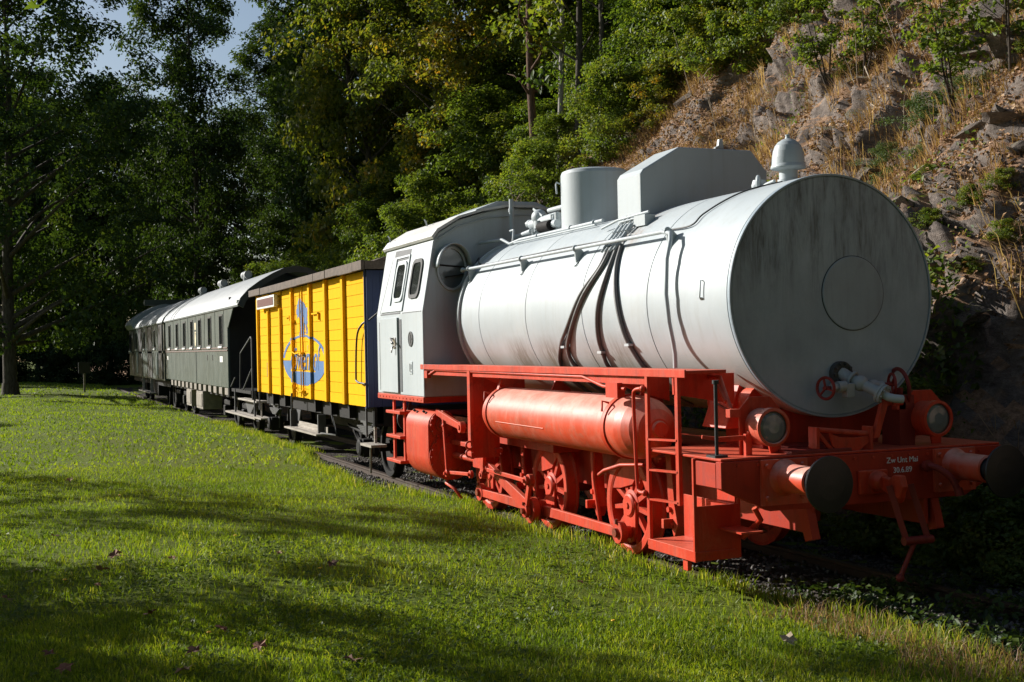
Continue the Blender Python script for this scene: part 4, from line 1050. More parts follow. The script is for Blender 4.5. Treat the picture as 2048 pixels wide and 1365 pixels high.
for x in (-12.15, -20.0):
    for s in (-1, 1): link('wheel', RW, WAG, Vector((x, s * .78, .5)) - WAG.location, (0, 0, 0 if s < 0 else math.pi))
    MB().cyl((x, -1.0, .5), (x, 1.0, .5), .07, n=12).build('axle', M['iron'], WAG)
    g = MB(); g.prism([(x - .42, .96), (x - .30, .96), (x - .10, .62), (x - .10, .42), (x - .15, .42), (x - .15, .60)], 'xz', -1.16, -1.13)
    g.prism([(x + .42, .96), (x + .30, .96), (x + .10, .62), (x + .10, .42), (x + .15, .42), (x + .15, .60)], 'xz', -1.16, -1.13)
    g.prism([(x - .36, .955), (x + .36, .955), (x + .0, .66)], 'xz', -1.20, -1.17); g.box(x - .16, x + .16, -1.28, -1.10, .93, .965)
    for k in range(5): g.box(x - .55 + .09 * k, x + .55 - .09 * k, -1.24, -1.15, .84 - .028 * k, .864 - .028 * k)
    g.build('axle_guard', M['greyiron'], WAG)
    b = MB(); b.box(x - .14, x + .14, -1.32, -1.05, .36, .66); b.lathe([(.14, 0), (.14, .04), (.10, .06), (0, .06)], (x, -1.32, .52), (0, -1, 0), 18); b.build('axle_box', M['iron'], WAG, .02, 2)
MB().box(-14.9, -14.84, -1.42, -1.27, .56, .95).build('step_bracket', M['greyiron'], WAG)
MB().prism([(-17.42, .95), (-16.9, .95), (-17.1, .66), (-17.3, .66)], 'xz', -1.30, -1.27).box(-17.36, -17.30, -1.42, -1.27, .56, .95).build('step_bracket', M['greyiron'], WAG)
for y in (-1.52, -1.36): MB().box(-17.5, -14.6, y, y + .145, .565, .60).build('step_board', M['stepwood'], WAG, .005)
MB().box(-17.5, -14.6, -1.30, -1.275, .56, .72).build('kick_board', M['stepwood'], WAG, .004)
MB().tube([(-14.05, -1.35, .98), (-13.6, -1.38, .64), (-14.9, -1.38, .60)], .018, 6).build('step_stay', M['greyiron'], WAG)
MB().box(-11.6, -10.95, -1.48, -1.22, .60, .64).tube([(-11.4, -1.36, .62), (-11.42, -1.36, .35), (-11.5, -1.34, .15)], .02, 6).box(-11.42, -11.38, -1.30, -1.26, .6, 1.2).build('corner_foothold', M['stepwood'], WAG)
MB().box(-11.40, -11.37, -1.44, -1.41, .74, 1.24).box(-20.72, -20.69, -1.44, -1.41, .80, 1.24).build('stanchion', M['greyiron'], WAG)
for xx, d in ((XA, 1), (XZ, -1)):
    for y in (-.875, .875):
        MB().lathe([(.14, 0), (.11, .05), (.11, .35), (.08, .36), (.08, .55), (.22, .57), (.22, .60), (0, .61)], (xx, y, 1.05), (d, 0, 0), 24).build('buffer', M['black'], WAG)
MB().tube([(-11.3, -.3, 1.0), (-11.1, -.3, .7), (-10.8, -.3, .62), (-10.62, -.3, .9)], .03, 8).build('brake_hose', M['rubber'], WAG)
MB().prism([(-21.05, .60), (-20.1, .60), (-20.1, .635), (-21.05, .635)], 'xz', -1.52, -1.25).box(-20.72, -20.68, -1.40, -1.37, .62, .96).build('foothold', M['stepwood'], WAG)

# ------------------------------------------------------------------ coaches
EAVE, TOPZ, HW = 3.36, 4.36, 1.45
RP = [(-1.50, 3.33), (-1.42, 3.50), (-1.22, 3.72), (-.93, 3.93), (-.60, 4.12), (-.30, 4.26), (0, 4.31), (.30, 4.26), (.60, 4.12), (.93, 3.93), (1.22, 3.72), (1.42, 3.50), (1.50, 3.33)]
def coach_roof(x0, x1, parent, mat):
    ins = [(y * .985, z - .04) for y, z in RP]
    o = MB().prism(RP + ins[::-1], 'yz', x0, x1, False).build('roof', mat, parent)
    o.data.shade_smooth() if hasattr(o.data, 'shade_smooth') else None
    o.data.set_sharp_from_angle(angle=R_(35))
    return o
def coach_window(par, x0, x1, z0, z1):
    w = MB(); fr = .05
    for b in ((x0, x1, z1 - fr, z1), (x0, x1, z0, z0 + fr), (x0, x0 + fr, z0 + fr, z1 - fr), (x1 - fr, x1, z0 + fr, z1 - fr)): w.box(b[0], b[1], -HW - .016, -HW + .01, b[2], b[3])
    o = w.build('window', M['black'], par)
    MB().box(x0 + fr, x1 - fr, -HW - .002, -HW + .004, z0 + fr, z1 - fr).build('pane', M['glass'], o)
    MB().box(x0 - .02, x1 + .02, -HW - .05, -HW, z0 - .06, z0 - .005).build('sill', M['signwhite'], o, .006)
    return o
CO = thing('passenger_coach', 'grey green passenger coach with seven narrow windows behind the yellow wagon', 'railway coach', (-32.1, 0, 0))
MB().prism([(-HW, 1.2), (-HW, EAVE), (-1.2, 3.70), (-.6, 4.08), (0, 4.26), (.6, 4.08), (1.2, 3.70), (HW, EAVE), (HW, 1.2)], 'yz', -39.35, -25.0).build('body', M['green'], CO, .01)
ROOFC = coach_roof(-39.5, -23.1, CO, M['roofgrey'])
MB().prism([(y, z) for y, z in RP] + [(y * .9, z - .16 * (1 - abs(y) / 3)) for y, z in RP[::-1]], 'yz', -23.14, -23.06).build('canopy_rim', M['green2'], CO)
for x in (-37.2, -36.4): MB().prism([(y * 1.006, z + .012) for y, z in RP] + RP[::-1], 'yz', x - .02, x + .02).build('roof_seam', M['roofgrey'], ROOFC)
for a, b in ((-26.38, -25.76), (-28.49, -27.83), (-30.53, -29.89), (-32.32, -31.70), (-34.18, -33.53), (-36.16, -35.50), (-38.35, -37.7)): coach_window(CO, a, b, 2.32, 3.18)
for z in (2.18, 2.25): MB().box(-39.35, -25.0, -HW - .02, -HW, z, z + .035).build('waist_beading', plain('brown_lining', (.13, .075, .06), .6), CO)
for x in (-31.1,): MB().box(x - .012, x + .012, -HW - .012, -HW, 1.22, 2.17).build('panel_strip', M['black'], CO)
for x in (-25.6, -27.15, -29.2, -31.0, -32.95, -34.85, -36.9): MB().box(x - .02, x + .02, -HW - .010, -HW, 2.30, EAVE - .04).build('panel_strip', M['green'], CO)
MB().box(-31.35, -31.0, -HW - .006, -HW - .001, 2.86, 3.08).box(-31.32, -31.02, -HW - .006, -HW - .001, 2.76, 2.80).build('lettering_patch', M['cream'], CO)
MB().prism([(-31.20 + .13 * math.cos(t), 2.56 + .22 * math.sin(t)) for t in [k * math.pi / 8 for k in range(16)]], 'xz', -HW - .008, -HW - .001).build('oval_badge', M['cream'], CO)
MB().box(-26.35, -25.85, -HW - .006, -HW - .001, 1.88, 2.04).box(-38.9, -38.55, -HW - .006, -HW - .001, 1.90, 2.04).build('white_label', M['signwhite'], CO)
MB().box(-28.75, -28.65, -HW - .01, -HW, 1.92, 2.08).box(-27.75, -27.65, -HW - .01, -HW, 1.92, 2.08).build('vent_slot', M['black'], CO)
for k in range(13):
    x = -25.5 - k * 1.02; MB().box(x - .27, x + .27, -HW + .02, -1.2, 1.0, 1.19).build('frame_bracket', M['plank'], CO, .01)
u = MB(); u.box(-39.3, -25.1, -1.2, -1.1, .9, 1.2); u.box(-39.3, -22.2, -.6, .6, .8, 1.2); u.box(-25.1, -25.0, -HW + .01, -1.2, .98, 1.2); u.build('underframe', M['iron'], CO)
for x0, x1 in ((-34.15, -32.95), (-31.75, -30.35)): MB().box(x0, x1, -1.38, -.8, .42, .96).box(x0 + .1, x1 - .1, -1.40, -1.38, .5, .9).build('battery_box', M['plank'], CO, .02)
cn = MB()   # platform end: dark wall and door
cn.box(-25.0, -24.97, -1.40, 1.40, 1.2, 3.6); cn.build('end_wall', M['dark'], CO)
MB().prism([(-25.0, 3.32), (-24.0, 3.32), (-24.9, 2.80), (-25.0, 2.80)], 'xz', -HW - .0, -HW + .03).build('canopy_bracket', M['green'], CO)
MB().box(-25.0, -22.1, -1.38, 1.38, 1.12, 1.2).build('platform', M['iron'], CO)
ra = MB()
ra.tube([(-24.85, -1.40, 1.25), (-24.2, -1.40, 1.5)], .02, 6)
ra.tube([(-23.35, -1.42, 1.22), (-23.2, -1.42, 2.12), (-21.75, -1.42, 2.5), (-21.6, -1.42, 2.45), (-21.6, -1.42, 1.0)], .022, 8)
ra.tube([(-22.9, -1.42, 1.22), (-21.65, -1.42, 1.75)], .02, 6)
ra.build('platform_rail', M['greyiron'], CO)
for x0, x1, z, y in ((-24.0, -21.4, .93, -1.38), (-25.3, -20.95, .56, -1.50)):
    for q in range(2): MB().box(x0, x1, y + q * .15, y + q * .15 + .14, z, z + .045).build('step_board', M['stepwood'], CO, .005)
MB().prism([(-23.7, .93), (-22.2, .93), (-22.9, .62), (-23.3, .62)], 'xz', -1.25, -1.22).box(-21.62, -21.56, -1.40, -1.36, .5, 1.2).box(-24.4, -24.34, -1.4, -1.36, .5, 1.2).build('step_hanger', M['greyiron'], CO)
for x in (-24.4, -27.4, -36.5, -38.6):
    for s in (-1, 1): link('wheel', RW, CO, Vector((x, s * .78, .5)) - CO.location, (0, 0, 0 if s < 0 else math.pi))
    MB().box(x - .15, x + .15, -1.2, -1.0, .36, .66).box(x - .5, x + .5, -1.12, -1.02, .66, .8).build('axle_box', M['iron'], CO, .02)
def torpedo(par, x):
    m = MB(); z = 4.30; m.cyl((x, -.12, z - .1), (x, -.12, z + .16), .10, n=16); m.lathe([(.12, -.34), (.12, -.12), (.08, -.04), (.08, .04), (.12, .12), (.12, .34)], (x, -.12, z + .17), (1, 0, 0), 20)
    m.lathe([(0, -.3), (.115, -.3)], (x, -.12, z + .17), (1, 0, 0), 20); m.lathe([(0, .3), (.115, .3)], (x, -.12, z + .17), (1, 0, 0), 20)
    m.build('ventilator', M['roofgrey'], par)
for x in (-29.6, -34.2, -39.0): torpedo(CO, x)
MB().lathe([(.05, 0), (.06, .05), (.09, .09), (.09, .15), (0, .16)], (-23.2, -1.42, 3.30), (0, 0, 1), 12).build('lamp_bracket', M['signwhite'], CO)

VA = thing('luggage_van', 'dark green luggage van with doors at the far end of the train', 'railway coach', (-47.8, 0, 0))
MB().prism([(-HW + .05, 1.1), (-HW + .05, EAVE), (-1.2, 3.70), (-.6, 4.08), (0, 4.26), (.6, 4.08), (1.2, 3.70), (HW, EAVE), (HW, 1.1)], 'yz', -55.6, -40.3).build('body', M['green2'], VA, .01)
coach_roof(-52.4, -40.15, VA, M['roofgrey'])
MB().prism([(y * 1.06, z + .18) for y, z in RP] + [(y * .95, z - .03) for y, z in RP[::-1]], 'yz', -55.8, -52.3).build('raised_roof', M['roofgrey'], VA)
MB().box(-53.2, -52.6, -.9, .9, 4.45, 4.70).build('lookout_roof', M['green2'], VA)
for a, b in ((-55.0, -54.4),): coach_window(VA, a, b, 2.3, 3.1)
for x0, x1 in ((-53.7, -52.4), (-50.3, -48.6), (-46.2, -44.4), (-42.0, -40.7)):
    d = MB(); d.box(x0, x1, -HW + .0, -HW + .06, 1.15, 3.25); D_ = d.build('sliding_door', M['black'], VA, .01)
for x0, x1 in ((-52.2, -50.5), (-48.4, -46.4), (-44.2, -42.2)):
    MB().box(x0, x1, -HW + .005, -HW + .05, 1.15, 3.30).build('side_panel', M['green'], VA, .01)
for a, b in ((-51.6, -51.0), (-47.8, -47.2), (-43.6, -43.0)): coach_window(VA, a, b, 2.35, 3.1)
MB().box(-55.6, -40.3, -HW - .0, -HW + .05, 2.16, 2.24).build('waist_beading', M['green'], VA)
u = MB(); u.box(-55.5, -40.3, -1.2, 1.2, .85, 1.1); u.box(-47.5, -44.5, -1.2, -.8, .4, .85); u.build('underframe', M['iron'], VA)
for x in (-53.5, -51.4, -44.2, -42.1):
    for s in (-1, 1): link('wheel', RW, VA, Vector((x, s * .78, .5)) - VA.location, (0, 0, 0 if s < 0 else math.pi))
MB().box(-49.9, -44.9, -1.52, -1.25, .50, .54).box(-49.2, -49.1, -1.4, -1.3, .5, 1.1).box(-45.7, -45.6, -1.4, -1.3, .5, 1.1).build('step_board', M['stepwood'], VA)
for x in (-50.4, -42.0):
    MB().tube([(x, -HW - .05, 1.3), (x, -HW - .05, 2.2)], .025, 6).build('grab_rail', M['signwhite'], VA)

# ------------------------------------------------------------------ track
TRK = thing('railway_track', 'rusty railway track on grey ballast under the train', 'railway track', (-30, 0, 0))
for y in (-.7525, .7525):
    MB().prism([(y - .07, -.17), (y + .07, -.17), (y + .07, -.155), (y + .012, -.14), (y + .012, -.045), (y + .036, -.03), (y + .036, -.0), (y - .036, -.0), (y - .036, -.03), (y - .012, -.045), (y - .012, -.14), (y - .07, -.155)], 'yz', -75, 9).build('rail', M['rail'], TRK)
sl_ = MB().box(-.13, .13, -1.25, 1.25, -.07, .07).mesh('sleeper', M['sleeper'])
for k in range(60): link('sleeper', sl_, TRK, (38 - .63 * k, 0, -.215), (0, 0, rnd.uniform(-.02, .02)))

# ------------------------------------------------------------------ ground, ballast, hillside
RS = np.random.RandomState(11)
def grid_obj(name, xs, ys, zf, mat, smooth=True, skip=None):
    X, Y = np.meshgrid(xs, ys, indexing='ij'); Z = zf(X.ravel(), Y.ravel())
    V = np.stack([X.ravel(), Y.ravel(), Z], 1) if Z.ndim == 1 else Z
    nx, ny = len(xs), len(ys); I = np.arange(nx * ny).reshape(nx, ny)
    F = np.stack([I[:-1, :-1].ravel(), I[1:, :-1].ravel(), I[1:, 1:].ravel(), I[:-1, 1:].ravel()], 1)
    o = bpy.data.objects.new(name, np_mesh(name, V, [F], mat, None, smooth)); COL.objects.link(o)
    return o
def spaced(a, b, fine0, fine1, d0, d1):
    """coordinates from a to b, step d0 inside [fine0, fine1], growing to d1 outside"""
    out = [fine0]
    while out[-1] < fine1: out.append(out[-1] + d0)
    d = d0
    while out[-1] < b: d = min(d * 1.15, d1); out.append(out[-1] + d)
    lo = []; x = fine0; d = d0
    while x > a: d = min(d * 1.15, d1); x -= d; lo.append(x)
    return np.array(lo[::-1] + out)
LAWN = grid_obj('lawn', spaced(-420, 300, -20, 8, .12, 14), spaced(-300, 300, -7, 2.0, .10, 12), ground_z, M['ground'])
tag(LAWN, kind='structure')
BED = grid_obj('track_bed', spaced(-78, 14, -18, 6, .12, 1.2), spaced(-1.9, 2.5, -1.4, 1.6, .1, .3), lambda x, y: np.where(y > lawn_edge(x) + .22, ground_z(x, y) + .006 + .018 * vnoise(np.stack([x * 6, y * 6, 0 * x], 1), 3), ground_z(x, y) - .08), M['ballast'])
tag(BED, kind='structure')

def hill_pts(x, y):
    z = hill_z(x, y)
    P = np.stack([x, y, z], 1)
    near = sstep(-34, -22, x)
    t = sstep(2.0, 3.2, y)
    Q = P * np.array([.75, .75, 1.1])
    d1, d2, cid = worley(Q + .35 * np.stack([fbm(P * 1.3, 3, 3), fbm(P * 1.3, 3, 4), fbm(P * 1.3, 3, 9)], 1), 5)
    d1b, d2b, cidb = worley(P * np.array([2.1, 2.1, 3.0]) + 3, 8)
    out = (cid - .5) * .85 * np.minimum(1, (d2 - d1) * 6) + (cidb - .5) * .26 * np.minimum(1, (d2b - d1b) * 5)
    rk = .35 + .65 * sstep(-.15, .25, fbm(P * .35 + 5, 3, 21))
    d1c, d2c, cidc = worley(P * np.array([5., 5., 7.]) + 9, 18)
    out = out + (cidc - .5) * .10 * np.minimum(1, (d2c - d1c) * 4)
    bed = (P @ np.array([.30, .22, 1.0])) * 2.6 + .7 * fbm(P * .8, 3, 61); fr = bed - np.floor(bed)
    ledge = (np.minimum(fr * 1.25, 1.0) ** .7 - np.maximum((fr - .8) * 5, 0) - .45) * (.16 + .14 * vnoise(np.stack([np.floor(bed), P[:, 0] * .5, 0 * x], 1), 65))
    out = out + ledge
    out = out * rk + fbm(P * .28, 3, 31) * .6 + fbm(P * 3.1, 4, 41) * .10
    out = out * t * (.25 + .75 * near)
    nrm = np.array([-.12, -.74, .66])
    return P + out[:, None] * nrm
HILL = grid_obj('hillside', spaced(-220, 60, -20, 4, .06, 5), spaced(1.9, 160, 1.9, 9.6, .055, 5), hill_pts, M['slope'], False)
tag(HILL, kind='structure')

class Surf:
    """height and normal of the finished hillside, read back from its mesh"""
    pass
from mathutils.bvhtree import BVHTree
_n = len(HILL.data.vertices); _co = np.empty(_n * 3, np.float32); HILL.data.vertices.foreach_get('co', _co); _co = _co.reshape(-1, 3)
_fi = np.empty(len(HILL.data.polygons) * 4, np.int32); HILL.data.polygons.foreach_get('vertices', _fi)
HT = BVHTree.FromPolygons([tuple(v) for v in _co.tolist()], _fi.reshape(-1, 4).tolist())
def on_hill(x, y):
    h = HT.ray_cast(Vector((x, y, 60)), Vector((0, 0, -1)))
    return (h[0], h[1]) if h[0] is not None else (Vector((x, y, float(hill_z(x, y)))), Vector((0, 0, 1)))
def terr(x, y):
    return float(on_hill(x, y)[0].z) if y > 2.3 else float(ground_z(x, y)[0])

# ballast stones
def stone_cloud(name, n, xr, yr, zf, s0, s1):
    x = RS.uniform(*xr, n); y = RS.uniform(*yr, n); z = zf(x, y)
    k_ = y > lawn_edge(x) + .05; x, y, z = x[k_], y[k_], z[k_]; n = len(x)
    B = np.array([(1, 0, 0), (-1, 0, 0), (0, 1, 0), (0, -1, 0), (0, 0, 1), (0, 0, -1)], float)
    T = np.array([(0, 2, 4), (2, 1, 4), (1, 3, 4), (3, 0, 4), (2, 0, 5), (1, 2, 5), (3, 1, 5), (0, 3, 5)])
    s = RS.uniform(s0, s1, (n, 1, 1)) * RS.uniform(.55, 1.15, (n, 6, 1))
    V = B[None] * s + RS.uniform(-.3, .3, (n, 6, 3)) * s
    q = RS.normal(size=(n, 4)); q /= np.linalg.norm(q, axis=1)[:, None]; a, b, c, d = q.T
    Rm = np.stack([1 - 2 * (c * c + d * d), 2 * (b * c - a * d), 2 * (b * d + a * c), 2 * (b * c + a * d), 1 - 2 * (b * b + d * d), 2 * (c * d - a * b), 2 * (b * d - a * c), 2 * (c * d + a * b), 1 - 2 * (b * b + c * c)], 1).reshape(n, 3, 3)
    V = np.einsum('nij,nkj->nki', Rm, V) + np.stack([x, y, z], 1)[:, None]
    F = (T[None] + (np.arange(n) * 6)[:, None, None]).reshape(-1, 3)
    o = bpy.data.objects.new(name, np_mesh(name, V.reshape(-1, 3), [F], M['stone'], np.repeat(RS.rand(n), 6))); COL.objects.link(o)
    return o
def bed_z(x, y): return ground_z(x, y) + RS.uniform(-.015, .03, len(x))
tag(stone_cloud('gravel', 15000, (-17, 3.5), (-1.75, 2.2), bed_z, .016, .036), 'loose grey ballast stones under and beside the train', 'gravel', None, 'stuff')

# ------------------------------------------------------------------ foliage builders
def unit(v): return v / np.maximum(np.linalg.norm(v, axis=-1, keepdims=True), 1e-9)
def leaf_geo(P, Nrm, size, wid=.62, fold=.12):
    """pointed leaves folded on the midrib: 4 vertices, 2 triangles each"""
    n = len(P); Nrm = unit(np.atleast_2d(Nrm) + np.zeros((n, 3)))
    r = RS.normal(size=(n, 3)); U = unit(r - (r * Nrm).sum(1, keepdims=True) * Nrm); W = np.cross(Nrm, U)
    s = (size * RS.uniform(.6, 1.25, n))[:, None]
    a = P - U * s * .5; b = P + U * s * .5 - Nrm * s * .10; m = P - U * s * .06
    l = m + W * s * wid * .5 + Nrm * s * fold; r_ = m - W * s * wid * .5 + Nrm * s * fold
    V = np.stack([a, l, b, r_], 1).reshape(-1, 3)
    k = np.arange(n) * 4
    F = np.concatenate([np.stack([k, k + 2, k + 1], 1), np.stack([k, k + 3, k + 2], 1)])
    return V, F
def foliage(name, mat, centers, cr, nleaf, size, flat=.6, tv=.55, out=None, base=0.):
    """clumps of leaves round each centre"""
    C = np.asarray(centers, float); n = len(C) * nleaf
    ci = np.repeat(np.arange(len(C)), nleaf)
    d = RS.normal(size=(n, 3)); d = unit(d) * (RS.rand(n, 1) ** .45)
    r = (cr * RS.uniform(.65, 1.3, len(C)))[ci][:, None]
    P = C[ci] + d * r * np.array([1, 1, flat])
    mid = C.mean(0)
    Nn = d * .5 + unit(C[ci] - mid) * .5 + np.array([0, 0, .75]) + RS.normal(size=(n, 3)) * .55
    V, F = leaf_geo(P, Nn, np.full(n, size))
    tint = np.clip(base + tv * RS.rand(len(C))[ci] + (1 - tv) * RS.rand(n) ** 1.4, 0, 1)
    return np_mesh(name, V, [F], mat, np.repeat(tint, 4))
def crown_centers(n, R, H, shape, seed, z0=0., gaps=.35):
    """clump centres biased to the outside of a lumpy crown; shape(u)->relative radius at height u"""
    rs = np.random.RandomState(seed); out = []
    while len(out) < n:
        u = rs.rand(); a = rs.rand() * 6.283; rr = rs.rand() ** .42
        lump = 1 + .28 * math.sin(3 * a + seed + 7 * u) + .18 * math.sin(5 * a - 11 * u + seed * 2)
        r = R * shape(u) * rr * lump
        p = (r * math.cos(a), r * math.sin(a), z0 + u * H)
        if float(vnoise(np.array([[p[0] / R * 2.2 + seed, p[1] / R * 2.2, p[2] / R * 1.9]]), seed)[0]) < gaps - .75: continue
        out.append(p)
    return np.array(out)
def trunk_mesh(name, mat, H, r0, centers, nl, seed, lean=(0, 0), wob=.25, top=.9):
    rs = random.Random(seed); m = MB(); k = 9
    ax = [Vector((lean[0] * t + wob * math.sin(2.1 * t * 3 + seed) * t, lean[1] * t + wob * math.cos(1.7 * t * 3 + seed) * t, H * top * t)) for t in [i / k for i in range(k + 1)]]
    n = 10; rings = []
    m.tube([ax[0] + Vector((0, 0, -.6))] + ax, r0, 10, True, r0 * .12)
    m.lathe([(r0 * 1.55, -.5), (r0 * 1.35, 0.), (r0 * 1.1, .35), (r0 * .99, .8)], (0, 0, 0), (0, 0, 1), 12)
    idx = rs.sample(range(len(centers)), min(nl, len(centers)))
    for i in idx:
        c = Vector(centers[i]); h = max(.12 * H, min(H * top * .95, c.z - .45 * math.hypot(c.x, c.y) - .3)); t = h / (H * top) * k
        j = min(int(t), k - 1); b = ax[j].lerp(ax[j + 1], t - j)
        mid = b.lerp(c, .5) + Vector((rs.uniform(-.3, .3), rs.uniform(-.3, .3), rs.uniform(-.1, .35)))
        rr = r0 * (1 - .8 * h / H) * .42
        m.tube(smooth_path([b, mid, c], 3), max(rr, .015), 5, False, .008)
    return m.mesh(name, mat)

SH_ROUND = lambda u: math.sqrt(max(0.02, 1 - (1.7 * u - .75) ** 2)) if u < .9 else .5
SH_TALL = lambda u: (.55 + .9 * u if u < .35 else .95 - .45 * (u - .35)) * (1 if u < .93 else .6)
SH_BUSH = lambda u: math.sqrt(max(.03, 1 - (.95 * u) ** 2))
def make_kind(mat, bark, H, R, z0, shape, ncl, nleaf, leaf, cr, r0, seed, nl=28, tv=.55, base=0., gaps=.35, lean=(0, 0)):
    C = crown_centers(ncl, R, H - z0, shape, seed, z0, gaps)
    return (foliage('crown', M[mat], C, cr, nleaf, leaf, .6, tv, None, base), trunk_mesh('trunk', M[bark], H, r0, C, nl, seed, lean))
KIND = {
    'big_maple': make_kind('leaf_dark', 'bark', 23, 8.4, 2.6, SH_ROUND, 420, 120, .30, 1.2, .46, 3, 60, gaps=.42),
    'dense': make_kind('leaf_dark', 'bark', 25, 4.9, 2.2, SH_TALL, 440, 110, .27, 1.0, .34, 5, 50, gaps=.36),
    'wood': make_kind('leaf_dark', 'bark', 17, 4.6, 2.6, SH_TALL, 260, 110, .26, .95, .26, 8, 40, base=.05, gaps=.42),
    'green': make_kind('leaf_mid', 'redbark', 15, 4.2, 2.2, SH_ROUND, 230, 115, .24, .9, .22, 12, 40, gaps=.4),
    'autumn': make_kind('leaf_autumn', 'bark', 15, 4.4, 1.5, SH_ROUND, 240, 115, .24, .9, .22, 15, 40, gaps=.42),
    'bushy': make_kind('leaf_mid', 'bark', 5.2, 2.5, .2, SH_BUSH, 130, 120, .17, .62, .07, 21, 30, gaps=.35),
    'light': make_kind('leaf_light', 'bark', 4.6, 2.3, .1, SH_BUSH, 130, 120, .15, .58, .06, 24, 30, gaps=.35),
    'hazel': make_kind('leaf_autumn', 'bark', 3.8, 2.0, .1, SH_BUSH, 110, 110, .14, .52, .05, 27, 26, gaps=.38),
    'low': make_kind('leaf_light', 'bark', 1.5, 1.15, .0, SH_BUSH, 70, 75, .11, .30, .025, 31, 20, base=.1),
    'sprigs': make_kind('sprig', 'bark', 1.0, 1.1, .0, SH_BUSH, 60, 90, .06, .22, .02, 33, 20),
    'airy': make_kind('leaf_mid', 'bark', 15, 4.2, 2.2, SH_ROUND, 130, 90, .24, .9, .2, 44, 40, gaps=.52),
    'shade': make_kind('leaf_dark', 'bark', 3.6, 2.2, .0, SH_BUSH, 110, 100, .16, .6, .06, 35, 20),
}
def tree(kind, name, x, y, label, cat, group=None, s=1., sz=None, rot=None, dz=-.2):
    o = thing(name, label, cat, (x, y, terr(x, y) + dz), group)
    o.scale = (s, s, sz or s); o.rotation_euler = (0, 0, rnd.uniform(0, 6.28) if rot is None else rot)
    c, t = KIND[kind]
    link('crown', c, o); link('trunk', t, o)
    return o

# ---- trees one can tell apart
tree('big_maple', 'maple_tree', -58.0, -6.9, 'tall dark maple with a thick trunk on the lawn, left of the train', 'tree', None, .86, 1.0, .4)
tree('dense', 'broadleaf_tree', -63.0, 2.9, 'tall dark broadleaf tree rising directly behind the luggage van', 'tree', None, .72, 1.02, 1.2)
tree('wood', 'broadleaf_tree', -45.5, 7.4, 'tall dark tree against the gap of sky, behind the coach roof', 'tree', None, .86, 1.15, 2.1)
tree('autumn', 'broadleaf_tree', -41.0, 7.0, 'tall tree with orange tinged leaves above the passenger coach', 'tree', None, .8, 1.12, .3)
tree('autumn', 'broadleaf_tree', -35.5, 9.0, 'yellowing tree on the slope above the yellow wagon', 'tree', None, .75, .8, 4.0)
GW = 'trees in the wood on the slope behind the train'
LW = 'tall tree of the dense wood on the slope behind the train'
def behind(x, y):
    px = math.degrees(math.atan2(y + 6.646, 7.798 - x)) - 22.06
    for lim, s in ((-15.3, 'luggage van'), (-11.8, 'passenger coach'), (-6.2, 'yellow wagon'), (-.5, 'locomotive cab'), (5.8, 'steam dome'), (99, 'sand box')):
        if px < lim: return s
W_ = [('wood', -54, 11, 1.0), ('green', -50, 15, 1.0), ('dense', -70, 10, .8), ('wood', -80, 2.5, .8), ('dense', -84, 13, .75), ('wood', -66, 16, .8), ('green', -45, 16, .9), ('wood', -40, 14.5, .9), ('green', -36, 13.5, .95),
      ('wood', -33.5, 16.5, 1.0), ('wood', -28.5, 17.0, 1.05), ('green', -27, 13.5, .9), ('wood', -23.5, 16.0, 1.0), ('green', -20, 15.2, 1.0), ('wood', -17, 16.5, 1.0), ('wood', -31.0, 19.5, 1.1), ('green', -25.5, 20, 1.0), ('dense', -60, 22, .6),
      ('green', -14, 14.8, .85), ('autumn', -22.5, 12.6, .62), ('autumn', -17.5, 12.6, .6), ('wood', -10.5, 16.5, .9), ('green', -6, 16.0, .9), ('wood', -2, 18, .9)]
for k, x, y, s in W_:
    l = {'wood': 'dark tree', 'dense': 'tall narrow dark tree', 'green': 'mid green tree', 'autumn': 'yellowing tree'}[k] + (' deep in the wood, in line with the ' if y > 14 else ' at the front of the wood, in line with the ') + behind(x, y)
    tree(k, 'woodland_tree', x, y, l, 'tree', GW, s * rnd.uniform(.93, 1.07))
GF = 'trees closing the view beyond the far end of the lawn'
for k, x, y, s in (('wood', -96, -5, .85), ('dense', -104, 1, .7), ('wood', -98, 7, .8), ('big_maple', -112, -12, .8), ('wood', -92, -13, .6), ('dense', -108, -22, .8), ('wood', -118, 8, .9), ('green', -90, 2.5, .7), ('green', -90, -21, .55), ('dense', -120, -4, .8), ('green', -94, -1.5, .55)):
    tree(k, 'far_tree', x, y, {'wood': 'dark', 'dense': 'tall dark', 'green': 'mid green', 'big_maple': 'broad dark'}[k] + ' tree beyond the far lawn, in line with the ' + behind(x, y), 'tree', GF, s * rnd.uniform(.95, 1.05), s * 1.5)
k = 'dense'
for x, y, s, sz in ((-104, -24, 1.2, 1.0), (-108, -15, 1.3, 1.05), (-106, -8, 1.25, 1.0), (-110, -1, 1.3, 1.0), (-105, 5, 1.1, .95), (-100, 12, 1.0, .8), (-101, -11, 1.0, .75), (-99, -19, 1.1, .85), (-103, -3, 1.0, .7)):
    tree('dense', 'far_tree', x, y, {'wood': 'dark', 'dense': 'tall dark', 'green': 'mid green', 'big_maple': 'broad dark'}[k] + ' tree beyond the far lawn, in line with the ' + behind(x, y), 'tree', GF, s, sz)
GH = 'low dark bushes along the far edge of the lawn'
for i in range(11): tree('shade', 'hedge_bush', -86 - rnd.uniform(0, 5), -13 + i * 1.7, 'low dark bush along the far edge of the lawn', 'bush', GH, rnd.uniform(.7, 1.1))
tree('light', 'bush', -60.5, 1.9, 'sunlit bush beside the far end of the luggage van', 'bush', None, .95)
